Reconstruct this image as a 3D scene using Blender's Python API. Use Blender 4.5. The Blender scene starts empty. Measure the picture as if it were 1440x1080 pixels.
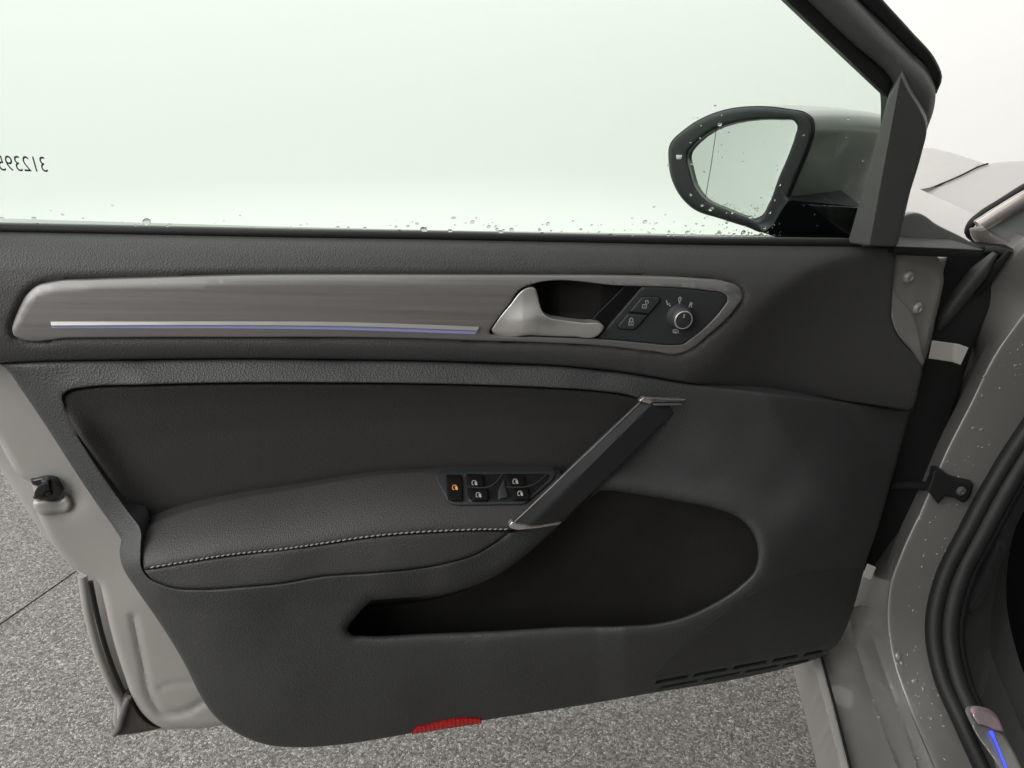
import bpy, bmesh, math, random
import numpy as np
from mathutils import Vector, geometry

random.seed(7)
rng = np.random.default_rng(7)
SC = bpy.context.scene
COL = SC.collection

# ------------------------------------------------------------------ camera
FPX, PITCH, CAM = 1040.0, math.radians(24.0), np.array([0.0, 0.0, 1.13])
cd = bpy.data.cameras.new('camera')
cam = bpy.data.objects.new('camera', cd); COL.objects.link(cam)
cam.location = CAM; cam.rotation_euler = (math.pi/2 - PITCH, 0, 0)
cd.sensor_width = 36; cd.lens = 36*FPX/1440; cd.clip_start = .02; cd.clip_end = 100
SC.camera = cam

# ------------------------------------------------------------------ light
wd = bpy.data.worlds.new('World'); SC.world = wd; wd.use_nodes = True
bg = wd.node_tree.nodes['Background']
bg.inputs[0].default_value = (1, .99, .98, 1); bg.inputs[1].default_value = .22

def area(name, loc, target, sx, sy, watts, col=(1, .99, .975)):
    l = bpy.data.lights.new(name, 'AREA'); l.shape = 'RECTANGLE'; l.size = sx; l.size_y = sy
    l.energy = watts; l.color = col
    o = bpy.data.objects.new(name, l); COL.objects.link(o)
    o.location = loc
    o.rotation_euler = (Vector(target)-Vector(loc)).to_track_quat('-Z', 'Y').to_euler()
    return o
area('ceiling_softbox', (-1.3, .9, 3.3), (-.8, .9, 0), 4.0, 3.0, 70)
area('side_softbox', (-2.0, -.9, 2.3), (-.1, .8, .6), 2.6, 2.0, 62)
area('wall_wash_light', (-2.2, 2.0, 3.6), (-3.4, 3.6, .8), 3.0, .8, 24)
area('wall_wash_light', (.8, 2.4, 3.6), (1.2, 4.6, .8), 3.0, .8, 44)
area('wall_wash_light', (-2.4, -.2, 3.6), (-4.2, -.6, .8), 3.0, .8, 16)

SC.view_settings.view_transform = 'Standard'; SC.view_settings.look = 'None'
SC.view_settings.exposure = 0.42; SC.view_settings.gamma = 1
SC.cycles.use_denoising = True
SC.cycles.max_bounces = 8; SC.cycles.caustics_refractive = False; SC.cycles.caustics_reflective = False

# ------------------------------------------------------------------ geometry helpers
RIGHT = np.array([1., 0, 0]); FWD = np.array([0, math.cos(PITCH), -math.sin(PITCH)])
UP = np.array([0, math.sin(PITCH), math.cos(PITCH)])
YAW = math.radians(11)
DU = np.array([math.cos(YAW), math.sin(YAW), 0])       # along the door, towards the hinge
DN = np.array([math.sin(YAW), -math.cos(YAW), 0])      # out of the inner face of the door
DO = np.array([0, .715, 0])
ZZ = np.array([0, 0, 1.])

def rays(px, py):
    px = np.asarray(px, float); py = np.asarray(py, float)
    return ((px-720)/FPX)[..., None]*RIGHT - ((py-540)/FPX)[..., None]*UP + FWD

def on_plane(px, py, O, N):
    d = rays(px, py)
    t = np.dot(O-CAM, N)/(d@N)
    return CAM + t[..., None]*d

def PD(px, py, w):
    """point of the door whose height above the door's reference plane is w (m)"""
    d = rays(px, py); w = np.asarray(w, float)
    t = (w-np.dot(CAM-DO, DN))/(d@DN)
    return CAM + t[..., None]*d

def PY(px, py, y):
    """point of the car body at forward distance y (m)"""
    d = rays(px, py); y = np.asarray(y, float)
    t = y/d[..., 1]
    return CAM + t[..., None]*d

# window plane: leans inwards above the belt
WLEAN = math.radians(13)
WN = DN*math.cos(WLEAN) - ZZ*math.sin(WLEAN)
WO = PD(600., 335., -.036)
def PW(px, py, w):
    return on_plane(px, py, WO, WN) + 0*np.asarray(w, float)[..., None] if np.all(np.asarray(w) == 0) else on_plane_off(px, py, w)
def on_plane_off(px, py, w):
    d = rays(px, py); w = np.asarray(w, float)
    t = (w-np.dot(CAM-WO, WN))/(d@WN)
    return CAM + t[..., None]*d

def crom(pts, closed=True, sp=5.0):
    """Catmull-Rom through pts; a third value 1 marks a hard corner; resampled to sp pixels"""
    n = len(pts)
    P = np.array([p[:2] for p in pts], float); hard = [len(p) > 2 and p[2] for p in pts]
    out = []
    m = n if closed else n-1
    for i in range(m):
        p1, p2 = P[i], P[(i+1) % n]
        p0 = P[i-1] if (closed or i > 0) else p1
        p3 = P[(i+2) % n] if (closed or i+2 < n) else p2
        if hard[i]: p0 = p1 - (p2-p1)*.5 if False else p1
        if hard[(i+1) % n]: p3 = p2
        L = np.linalg.norm(p2-p1); k = max(1, int(round(L/sp)))
        # tangents limited by the segment so uneven spacing cannot loop
        def tan(a, b, c):
            l1 = np.linalg.norm(b-a); l2 = np.linalg.norm(c-b)
            if l1 < 1e-6 or l2 < 1e-6: return (c-a)
            return ((b-a)/l1*l2+(c-b)/l2*l1)/(l1+l2)
        t1 = tan(p0, p1, p2); t2 = tan(p1, p2, p3)
        t1 = t1/max(np.linalg.norm(t1), 1e-9)*L; t2 = t2/max(np.linalg.norm(t2), 1e-9)*L
        for j in range(k):
            t = j/k; t_2 = t*t; t_3 = t_2*t
            out.append((2*t_3-3*t_2+1)*p1+(t_3-2*t_2+t)*t1+(-2*t_3+3*t_2)*p2+(t_3-t_2)*t2)
    if not closed: out.append(P[-1])
    return np.array(out)

def seg_dist(q, poly, closed=True):
    a = poly if closed else poly[:-1]
    b = np.roll(poly, -1, 0) if closed else poly[1:]
    best = np.full(len(q), 1e9)
    for s in range(0, len(q), 4000):
        Q = q[s:s+4000, None, :]
        ab = (b-a)[None]; ap = Q-a[None]
        t = np.clip((ap*ab).sum(-1)/np.maximum((ab*ab).sum(-1), 1e-12), 0, 1)
        best[s:s+4000] = np.sqrt((((ap-t[..., None]*ab))**2).sum(-1)).min(1)
    return best

def inside(q, poly):
    x, y = q[:, 0], q[:, 1]; r = np.zeros(len(q), bool)
    b = np.roll(poly, -1, 0)
    for (x1, y1), (x2, y2) in zip(poly, b):
        c = (y1 > y) != (y2 > y)
        if c.any():
            r[c] ^= x[c] < (x2-x1)*(y[c]-y1)/(y2-y1+1e-12)+x1
    return r

def side_dist(q, line):
    """signed distance to an open polyline; positive on its right-hand side in image axes"""
    a, b = line[:-1], line[1:]
    ab = (b-a)[None]; ap = q[:, None]-a[None]
    t = np.clip((ap*ab).sum(-1)/np.maximum((ab*ab).sum(-1), 1e-12), 0, 1)
    v = ap-t[..., None]*ab; d = np.sqrt((v**2).sum(-1)); k = d.argmin(1)
    i = np.arange(len(q)); cr = ab[0, k, 0]*ap[i, k, 1]-ab[0, k, 1]*ap[i, k, 0]
    return d[i, k]*np.where(cr >= 0, 1, -1)

def tps(ctrl):
    c = np.array(ctrl, float); X = c[:, :2]/100; v = c[:, 2]
    def K(r2): return np.where(r2 > 1e-12, .5*r2*np.log(np.maximum(r2, 1e-12)), 0)
    n = len(X); A = np.zeros((n+3, n+3))
    A[:n, :n] = K(((X[:, None]-X[None])**2).sum(-1)) + np.eye(n)*1e-3
    A[:n, n] = 1; A[:n, n+1:] = X; A[n, :n] = 1; A[n+1:, :n] = X.T
    s = np.linalg.solve(A, np.concatenate([v, [0, 0, 0]]))
    def f(px, py):
        q = np.stack([np.asarray(px, float), np.asarray(py, float)], -1)/100
        return K(((q[:, None]-X[None])**2).sum(-1))@s[:n]+s[n]+q@s[n+1:]
    return f

ROOT = {}
def mesh_obj(name, verts, faces, mat, parent=None, smooth=True, sharp=40, kind=None):
    base = ROOT.get(root_of(parent)) if parent is not None else None
    v = np.asarray(verts, float)
    if base is not None: v = v-base
    me = bpy.data.meshes.new(name)
    me.from_pydata(v.tolist(), [], [tuple(int(i) for i in f) for f in faces])
    me.update()
    if smooth:
        me.polygons.foreach_set('use_smooth', [True]*len(me.polygons))
        me.set_sharp_from_angle(angle=math.radians(sharp))
    o = bpy.data.objects.new(name, me); COL.objects.link(o)
    if mat is not None: me.materials.append(mat)
    if parent is not None: o.parent = parent
    if kind: o['kind'] = kind
    return o

def root_of(o):
    while o.parent is not None: o = o.parent
    return o.name

def thing(name, loc, label, cat):
    o = bpy.data.objects.new(name, None); COL.objects.link(o); o.location = loc
    o.empty_display_size = .1
    o['label'] = label; o['category'] = cat
    ROOT[o.name] = np.array(loc, float)
    return o

def sheet(name, outline, wf, mat, parent, step=6, holes=(), edge=(3, .0015), hedge=None, skirt=.02,
          P=PD, back=None, sp=None, closed_back=False, sharp=40, skirt_fn=None, feat=()):
    """a moulded panel: outline in drawing units, wf its relief in metres, rolled edges and a return"""
    sp = sp or min(step, 5)
    out = outline if isinstance(outline, np.ndarray) else crom(outline, True, sp)
    hs = [h if isinstance(h, np.ndarray) else crom(h, True, sp) for h in holes]
    hedge = hedge or [edge]*len(hs)
    x0, y0 = out.min(0); x1, y1 = out.max(0)
    gx, gy = np.meshgrid(np.arange(x0, x1, step), np.arange(y0, y1, step*.87))
    gx = gx + (np.arange(gx.shape[0]) % 2)[:, None]*step*.5
    g = np.stack([gx.ravel(), gy.ravel()], 1)
    extra = []
    def rows(poly, r, sgn):
        t = np.roll(poly, -1, 0)-np.roll(poly, 1, 0); t /= np.maximum(np.linalg.norm(t, axis=1), 1e-9)[:, None]
        nrm = np.stack([-t[:, 1], t[:, 0]], 1)
        ar = .5*np.sum(poly[:, 0]*np.roll(poly[:, 1], -1)-np.roll(poly[:, 0], -1)*poly[:, 1])
        if ar < 0: nrm = -nrm
        for f in (.12, .3, .55, 1.0):
            extra.append(np.concatenate([poly+nrm*sgn*r*f, np.full((len(poly), 1), r*f)], 1))
    rows(out, edge[0], 1)
    for h, e in zip(hs, hedge): rows(h, e[0], -1)
    rmin = max([edge[0]]+[e[0] for e in hedge])
    def alld(q):
        d = seg_dist(q, out)
        for h in hs: d = np.minimum(d, seg_dist(q, h))
        return d
    def ok(q):
        m = inside(q, out)
        for h in hs: m &= ~inside(q, h)
        return m
    g = g[ok(g)]
    dg = alld(g); g = g[dg > step*.45]
    ex = np.concatenate(extra)
    m = ok(ex[:, :2]); ex = ex[m]
    m = alld(ex[:, :2]) > ex[:, 2]*.93; ex = ex[m][:, :2]
    # keep grid points clear of the edge rows
    dg = alld(g); band = np.minimum(rmin, step*3)
    keep = np.ones(len(g), bool)
    near = dg < rmin+step
    if near.any() and len(ex):
        gn = g[near]; mind = np.full(len(gn), 1e9)
        for s in range(0, len(gn), 1500):
            mind[s:s+1500] = np.sqrt(((gn[s:s+1500, None]-ex[None])**2).sum(-1).min(1))
        keep[np.where(near)[0][mind < step*.4]] = False
    g = g[keep]
    if len(feat):
        fl = np.concatenate([crom([tuple(p) for p in f], False, sp) if not isinstance(f, np.ndarray) else f for f in feat])
        fl = fl[ok(fl)]; fl = fl[alld(fl) > .8]
        def far(q, r):
            m = np.ones(len(q), bool)
            for s_ in range(0, len(q), 1500): m[s_:s_+1500] = np.sqrt(((q[s_:s_+1500, None]-fl[None])**2).sum(-1).min(1)) > r
            return m
        if len(fl):
            g = g[far(g, step*.5)]; ex = ex[far(ex, .7)]; ex = np.concatenate([ex, fl])
    loops = [out]+hs
    pts = np.concatenate(loops+[ex, g])
    edges = []; k = 0
    for l in loops:
        edges += [(k+i, k+(i+1) % len(l)) for i in range(len(l))]; k += len(l)
    res = geometry.delaunay_2d_cdt([Vector(p) for p in pts.tolist()], edges, [], 0, 1e-4, False)
    V = np.array([[p[0], p[1]] for p in res[0]]); T = np.array([f for f in res[2] if len(f) == 3])
    cen = V[T].mean(1); T = T[ok(cen)]
    w = wf(V[:, 0], V[:, 1])
    w = np.broadcast_to(w, (len(V),)).copy()
    def roll(d, r, drop):
        t = np.clip(1-d/r, 0, 1); return drop*(1-np.sqrt(np.maximum(1-t*t, 0)))
    sgn = -1 if P is PY else 1
    w -= sgn*roll(seg_dist(V, out), *edge)
    for h, e in zip(hs, hedge): w -= sgn*roll(seg_dist(V, h), *e)
    co = P(V[:, 0], V[:, 1], w)
    # orient towards the camera
    a, b, c = co[T[:, 0]], co[T[:, 1]], co[T[:, 2]]
    nn = np.cross(b-a, c-a); fl = ((CAM-a)*nn).sum(1) < 0
    T[fl] = T[fl][:, ::-1]
    verts = co.tolist(); faces = T.tolist()
    if skirt:
        cnt = {}
        for t in faces:
            for i in range(3):
                e = (t[i], t[(i+1) % 3]); cnt[e] = cnt.get(e, 0)+1
        bd = [e for e in cnt if (e[1], e[0]) not in cnt]
        sv = np.array(back if back is not None else (-DN if P is not PY else np.array([.15, .98, 0])))*skirt
        mp = {}
        for e in bd:
            for i in e:
                if i not in mp: mp[i] = len(verts); verts.append((co[i]+(skirt_fn(V[i]) if skirt_fn else sv)).tolist())
        for i, j in bd: faces.append((j, i, mp[i], mp[j]))
        if closed_back:
            n0 = len(verts); bmap = {}
            for t in T.tolist():
                f = []
                for i in t:
                    if i in mp: f.append(mp[i])
                    else:
                        if i not in bmap: bmap[i] = len(verts); verts.append((co[i]+sv).tolist())
                        f.append(bmap[i])
                faces.append(tuple(f[::-1]))
    return mesh_obj(name, verts, faces, mat, parent, True, sharp)

def const(v): return lambda x, y: np.full(np.shape(x), v)

def strokes(name, lines, width, w, mat, parent, P=PD, polys=(), wf=None):
    """flat printed marks: ribbons along lines (drawing units) and filled polygons"""
    V, Fc = [], []
    def put(q):
        q = np.array(q, float); ww = wf(q[:, 0], q[:, 1])+w if wf else np.full(len(q), w)
        k = len(V); V.extend(P(q[:, 0], q[:, 1], ww).tolist()); return k
    for L in lines:
        L = np.array(L, float)
        d = np.gradient(L, axis=0); d /= np.maximum(np.linalg.norm(d, axis=1), 1e-9)[:, None]
        nn = np.stack([-d[:, 1], d[:, 0]], 1)*width/2
        k = put(np.concatenate([L+nn, L-nn])); n = len(L)
        for i in range(n-1): Fc.append((k+i, k+i+1, k+n+i+1, k+n+i))
    for q in polys:
        k = put(q); Fc.append(tuple(range(k, k+len(q))))
    # make faces look to the camera
    Va = np.array(V); out = []
    for f in Fc:
        a, b, c = Va[f[0]], Va[f[1]], Va[f[2]]
        out.append(f if np.dot(np.cross(b-a, c-a), CAM-a) > 0 else f[::-1])
    return mesh_obj(name, V, out, mat, parent, False)

def circ(cx, cy, r, n=20, a0=0, a1=2*math.pi, ry=None):
    return [(cx+r*math.cos(a0+(a1-a0)*i/n), cy+(ry or r)*math.sin(a0+(a1-a0)*i/n)) for i in range(n+1)]

def tube(name, path, rad, mat, parent, n=10, flat=None, cap=True):
    """round bar through world points; rad scalar or list"""
    p = np.array(path, float); m = len(p)
    r = np.broadcast_to(np.array(rad, float), (m,))
    V, Fc = [], []
    t = np.gradient(p, axis=0); t /= np.linalg.norm(t, axis=1)[:, None]
    ref = np.array([.3, .2, 1.0]); ref /= np.linalg.norm(ref)
    for i in range(m):
        a = np.cross(t[i], ref); a /= np.linalg.norm(a); b = np.cross(a, t[i])
        for k in range(n):
            th = 2*math.pi*k/n
            V.append((p[i]+r[i]*(a*math.cos(th)+b*math.sin(th)*(flat or 1))).tolist())
    for i in range(m-1):
        for k in range(n):
            Fc.append((i*n+k, i*n+(k+1) % n, (i+1)*n+(k+1) % n, (i+1)*n+k))
    if cap:
        Fc.append(tuple(range(n))[::-1]); Fc.append(tuple((m-1)*n+k for k in range(n)))
    return mesh_obj(name, V, Fc, mat, parent, True, 50)

def text_on(name, s, px, py, hpx, mat, parent, O, U, V, spread=1.0, off=0.0, rot=0, bold=0.0, shear=0):
    """lettering laid on a plane: centre of text at world O; U, V are its axes, hpx the cap height in metres"""
    cu = bpy.data.curves.new('txt', 'FONT'); cu.body = s; cu.size = 1; cu.align_x = 'CENTER'; cu.align_y = 'CENTER'
    cu.offset = bold; cu.resolution_u = 3; cu.space_character = spread; cu.shear = shear
    t = bpy.data.objects.new('txt', cu); COL.objects.link(t)
    bpy.context.view_layer.update()
    me = bpy.data.meshes.new_from_object(t.evaluated_get(bpy.context.evaluated_depsgraph_get()))
    v = np.array([list(q.co)[:2] for q in me.vertices]); f = [tuple(p.vertices) for p in me.polygons]
    bpy.data.objects.remove(t); bpy.data.curves.remove(cu); bpy.data.meshes.remove(me)
    v = v/.7*hpx; c, sn = math.cos(rot), math.sin(rot)
    v = np.stack([v[:, 0]*c-v[:, 1]*sn, v[:, 0]*sn+v[:, 1]*c], 1)
    co = O+v[:, :1]*U+v[:, 1:]*V
    nn = np.cross(U, V)
    return mesh_obj(name, co+off*nn, f, mat, parent, False)

# ------------------------------------------------------------------ materials
def nodes(name):
    m = bpy.data.materials.new(name); m.use_nodes = True
    nt = m.node_tree; return m, nt, nt.nodes['Principled BSDF']
def L(nt, a, b): nt.links.new(a, b)
def N(nt, t, **kw):
    n = nt.nodes.new(t)
    for k, v in kw.items():
        if k in n.inputs: n.inputs[k].default_value = v
        else: setattr(n, k, v)
    return n
def coords(nt, scale=(1, 1, 1), rot=(0, 0, 0)):
    tc = N(nt, 'ShaderNodeTexCoord'); mp = N(nt, 'ShaderNodeMapping')
    mp.inputs['Scale'].default_value = scale; mp.inputs['Rotation'].default_value = rot
    L(nt, tc.outputs['Object'], mp.inputs['Vector']); return mp.outputs['Vector']

def plastic(name, col, rough=.55, grain=450, gs=.35, spec=.35, mottle=.08, dist=.0009, coat=0):
    m, nt, b = nodes(name)
    b.inputs['Roughness'].default_value = rough; b.inputs['Specular IOR Level'].default_value = spec
    b.inputs['Coat Weight'].default_value = coat; b.inputs['Coat Roughness'].default_value = .25
    v = coords(nt)
    n1 = N(nt, 'ShaderNodeTexNoise', Scale=9, Detail=5, Roughness=.65); L(nt, v, n1.inputs['Vector'])
    r = N(nt, 'ShaderNodeMapRange'); r.inputs['To Min'].default_value = 1-mottle; r.inputs['To Max'].default_value = 1+mottle
    L(nt, n1.outputs['Fac'], r.inputs['Value'])
    mx = N(nt, 'ShaderNodeVectorMath', operation='SCALE'); mx.inputs[0].default_value = col
    L(nt, r.outputs['Result'], mx.inputs['Scale']); L(nt, mx.outputs['Vector'], b.inputs['Base Color'])
    r2 = N(nt, 'ShaderNodeMapRange'); r2.inputs['To Min'].default_value = rough-.05; r2.inputs['To Max'].default_value = rough+.05
    L(nt, n1.outputs['Fac'], r2.inputs['Value']); L(nt, r2.outputs['Result'], b.inputs['Roughness'])
    if gs:
        vo = N(nt, 'ShaderNodeTexVoronoi', Scale=grain, feature='F1')
        L(nt, v, vo.inputs['Vector'])
        n2 = N(nt, 'ShaderNodeTexNoise', Scale=grain*.6, Detail=2); L(nt, v, n2.inputs['Vector'])
        ad = N(nt, 'ShaderNodeMath', operation='MULTIPLY_ADD'); ad.inputs[1].default_value = .25
        L(nt, n2.outputs['Fac'], ad.inputs[0]); L(nt, vo.outputs['Distance'], ad.inputs[2])
        bp = N(nt, 'ShaderNodeBump', Strength=gs, Distance=dist); L(nt, ad.outputs[0], bp.inputs['Height'])
        L(nt, bp.outputs['Normal'], b.inputs['Normal'])
    return m

def simple(name, col, rough=.5, metal=0, spec=.5, coat=0, emit=None, es=0):
    m, nt, b = nodes(name)
    b.inputs['Base Color'].default_value = (*col, 1); b.inputs['Metallic'].default_value = metal
    b.inputs['Roughness'].default_value = rough; b.inputs['Specular IOR Level'].default_value = spec
    b.inputs['Coat Weight'].default_value = coat; b.inputs['Coat Roughness'].default_value = .08
    v = coords(nt)
    n1 = N(nt, 'ShaderNodeTexNoise', Scale=40, Detail=4); L(nt, v, n1.inputs['Vector'])
    r = N(nt, 'ShaderNodeMapRange'); r.inputs['To Min'].default_value = max(rough-.06, .01); r.inputs['To Max'].default_value = rough+.06
    L(nt, n1.outputs['Fac'], r.inputs['Value']); L(nt, r.outputs['Result'], b.inputs['Roughness'])
    if emit: b.inputs['Emission Color'].default_value = (*emit, 1); b.inputs['Emission Strength'].default_value = es
    return m

def paint(name, col, rough=.38, coat=.6, metal=.35, wet=0.0):
    m, nt, b = nodes(name)
    b.inputs['Metallic'].default_value = metal; b.inputs['Coat Weight'].default_value = coat; b.inputs['Coat Roughness'].default_value = .06
    v = coords(nt)
    n1 = N(nt, 'ShaderNodeTexNoise', Scale=7, Detail=6, Roughness=.6); L(nt, v, n1.inputs['Vector'])
    r = N(nt, 'ShaderNodeMapRange'); r.inputs['To Min'].default_value = .88; r.inputs['To Max'].default_value = 1.1
    L(nt, n1.outputs['Fac'], r.inputs['Value'])
    mx = N(nt, 'ShaderNodeVectorMath', operation='SCALE'); mx.inputs[0].default_value = col
    L(nt, r.outputs['Result'], mx.inputs['Scale']); L(nt, mx.outputs['Vector'], b.inputs['Base Color'])
    b.inputs['Roughness'].default_value = rough
    n2 = N(nt, 'ShaderNodeTexNoise', Scale=1400, Detail=1); L(nt, v, n2.inputs['Vector'])
    bp = N(nt, 'ShaderNodeBump', Strength=.06, Distance=.0005); L(nt, n2.outputs['Fac'], bp.inputs['Height'])
    L(nt, bp.outputs['Normal'], b.inputs['Normal'])
    return m

def brushed(name, col, rough=.48, metal=.55):
    m, nt, b = nodes(name)
    b.inputs['Metallic'].default_value = metal
    v0 = coords(nt, (1, 1, 1), (0, 0, -YAW))
    _a, _b = PD(100., 430., .013), PD(900., 440., .013); _t = math.atan2((_b-_a)[2], np.dot(_b-_a, DU))
    mR = N(nt, 'ShaderNodeMapping'); mR.inputs['Rotation'].default_value = (0, _t, 0); L(nt, v0, mR.inputs['Vector']); v0 = mR.outputs['Vector']
    mA = N(nt, 'ShaderNodeMapping'); mA.inputs['Scale'].default_value = (5, 5, 420); L(nt, v0, mA.inputs['Vector']); v = mA.outputs['Vector']
    n1 = N(nt, 'ShaderNodeTexNoise', Scale=1, Detail=6, Roughness=.7); L(nt, v, n1.inputs['Vector'])
    mB = N(nt, 'ShaderNodeMapping'); mB.inputs['Scale'].default_value = (1.5, 1.5, 60); L(nt, v0, mB.inputs['Vector']); v2 = mB.outputs['Vector']
    n2 = N(nt, 'ShaderNodeTexNoise', Scale=2, Detail=4, Roughness=.6); L(nt, v2, n2.inputs['Vector'])
    ad = N(nt, 'ShaderNodeMath', operation='ADD'); L(nt, n1.outputs['Fac'], ad.inputs[0]); L(nt, n2.outputs['Fac'], ad.inputs[1])
    r = N(nt, 'ShaderNodeMapRange'); r.inputs['From Min'].default_value = .6; r.inputs['From Max'].default_value = 1.4
    r.inputs['To Min'].default_value = .84; r.inputs['To Max'].default_value = 1.14
    L(nt, ad.outputs[0], r.inputs['Value'])
    mx = N(nt, 'ShaderNodeVectorMath', operation='SCALE'); mx.inputs[0].default_value = col
    L(nt, r.outputs['Result'], mx.inputs['Scale']); L(nt, mx.outputs['Vector'], b.inputs['Base Color'])
    r2 = N(nt, 'ShaderNodeMapRange'); r2.inputs['From Min'].default_value = .6; r2.inputs['From Max'].default_value = 1.4
    r2.inputs['To Min'].default_value = rough-.08; r2.inputs['To Max'].default_value = rough+.1
    L(nt, ad.outputs[0], r2.inputs['Value']); L(nt, r2.outputs['Result'], b.inputs['Roughness'])
    bp = N(nt, 'ShaderNodeBump', Strength=.12, Distance=.0003); L(nt, n1.outputs['Fac'], bp.inputs['Height'])
    L(nt, bp.outputs['Normal'], b.inputs['Normal'])
    return m

def glass_pane():
    m = bpy.data.materials.new('tinted_glass'); m.use_nodes = True; nt = m.node_tree; nt.nodes.clear()
    o = N(nt, 'ShaderNodeOutputMaterial'); tr = N(nt, 'ShaderNodeBsdfTransparent'); gl = N(nt, 'ShaderNodeBsdfGlossy')
    tr.inputs['Color'].default_value = (.79, .895, .825, 1); gl.inputs['Roughness'].default_value = .01
    fr = N(nt, 'ShaderNodeFresnel', IOR=1.45); mx = N(nt, 'ShaderNodeMixShader')
    L(nt, fr.outputs[0], mx.inputs[0]); L(nt, tr.outputs[0], mx.inputs[1]); L(nt, gl.outputs[0], mx.inputs[2])
    L(nt, mx.outputs[0], o.inputs['Surface']); return m

def floor_mat():
    m, nt, b = nodes('stone_carpet')
    b.inputs['Roughness'].default_value = .45; b.inputs['Specular IOR Level'].default_value = .4
    v = coords(nt)
    wn = N(nt, 'ShaderNodeTexNoise', Scale=60, Detail=2); L(nt, v, wn.inputs['Vector'])
    vm = N(nt, 'ShaderNodeVectorMath', operation='MULTIPLY_ADD'); vm.inputs[1].default_value = (.012, .012, .012)
    L(nt, wn.outputs['Color'], vm.inputs[0]); L(nt, v, vm.inputs[2])
    vo = N(nt, 'ShaderNodeTexVoronoi', Scale=290); L(nt, vm.outputs[0], vo.inputs['Vector'])
    ve = N(nt, 'ShaderNodeTexVoronoi', Scale=290, feature='DISTANCE_TO_EDGE'); L(nt, vm.outputs[0], ve.inputs['Vector'])
    sep = N(nt, 'ShaderNodeSeparateColor'); L(nt, vo.outputs['Color'], sep.inputs[0])
    cr = N(nt, 'ShaderNodeValToRGB'); e = cr.color_ramp.elements
    e[0].position = 0; e[0].color = (.06, .055, .05, 1); e[1].position = 1; e[1].color = (.40, .385, .35, 1)
    for p, c in ((.22, (.115, .108, .098)), (.5, (.185, .175, .16)), (.8, (.25, .24, .22))):
        x = e.new(p); x.color = (*c, 1)
    L(nt, sep.outputs[0], cr.inputs[0])
    r = N(nt, 'ShaderNodeMapRange'); r.inputs['From Max'].default_value = .16; r.inputs['To Min'].default_value = .45
    L(nt, ve.outputs['Distance'], r.inputs['Value'])
    n3 = N(nt, 'ShaderNodeTexNoise', Scale=2.2, Detail=4); L(nt, v, n3.inputs['Vector'])
    r3 = N(nt, 'ShaderNodeMapRange'); r3.inputs['To Min'].default_value = .80; r3.inputs['To Max'].default_value = 1.10
    L(nt, n3.outputs['Fac'], r3.inputs['Value'])
    mu = N(nt, 'ShaderNodeMath', operation='MULTIPLY'); L(nt, r.outputs[0], mu.inputs[0]); L(nt, r3.outputs[0], mu.inputs[1])
    mx = N(nt, 'ShaderNodeVectorMath', operation='SCALE'); L(nt, cr.outputs[0], mx.inputs[0]); L(nt, mu.outputs[0], mx.inputs['Scale'])
    L(nt, mx.outputs[0], b.inputs['Base Color'])
    bp = N(nt, 'ShaderNodeBump', Strength=.8, Distance=.003); L(nt, ve.outputs['Distance'], bp.inputs['Height'])
    L(nt, bp.outputs['Normal'], b.inputs['Normal'])
    return m

def ribbed(name, col, scale, ang, rough=.5, strength=.6):
    m, nt, b = nodes(name)
    b.inputs['Base Color'].default_value = (*col, 1); b.inputs['Roughness'].default_value = rough; b.inputs['Specular IOR Level'].default_value = .35
    v = coords(nt, (1, 1, 1), (0, ang, 0))
    wv = N(nt, 'ShaderNodeTexWave', Scale=scale, wave_type='BANDS', bands_direction='X'); L(nt, v, wv.inputs['Vector'])
    v2 = coords(nt, (1, 1, 1), (0, ang+1.2, 0))
    w2 = N(nt, 'ShaderNodeTexWave', Scale=scale, wave_type='BANDS', bands_direction='X'); L(nt, v2, w2.inputs['Vector'])
    ad = N(nt, 'ShaderNodeMath', operation='MULTIPLY'); L(nt, wv.outputs['Fac'], ad.inputs[0]); L(nt, w2.outputs['Fac'], ad.inputs[1])
    bp = N(nt, 'ShaderNodeBump', Strength=strength, Distance=.0012); L(nt, ad.outputs[0], bp.inputs['Height'])
    L(nt, bp.outputs['Normal'], b.inputs['Normal']); return m

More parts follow.
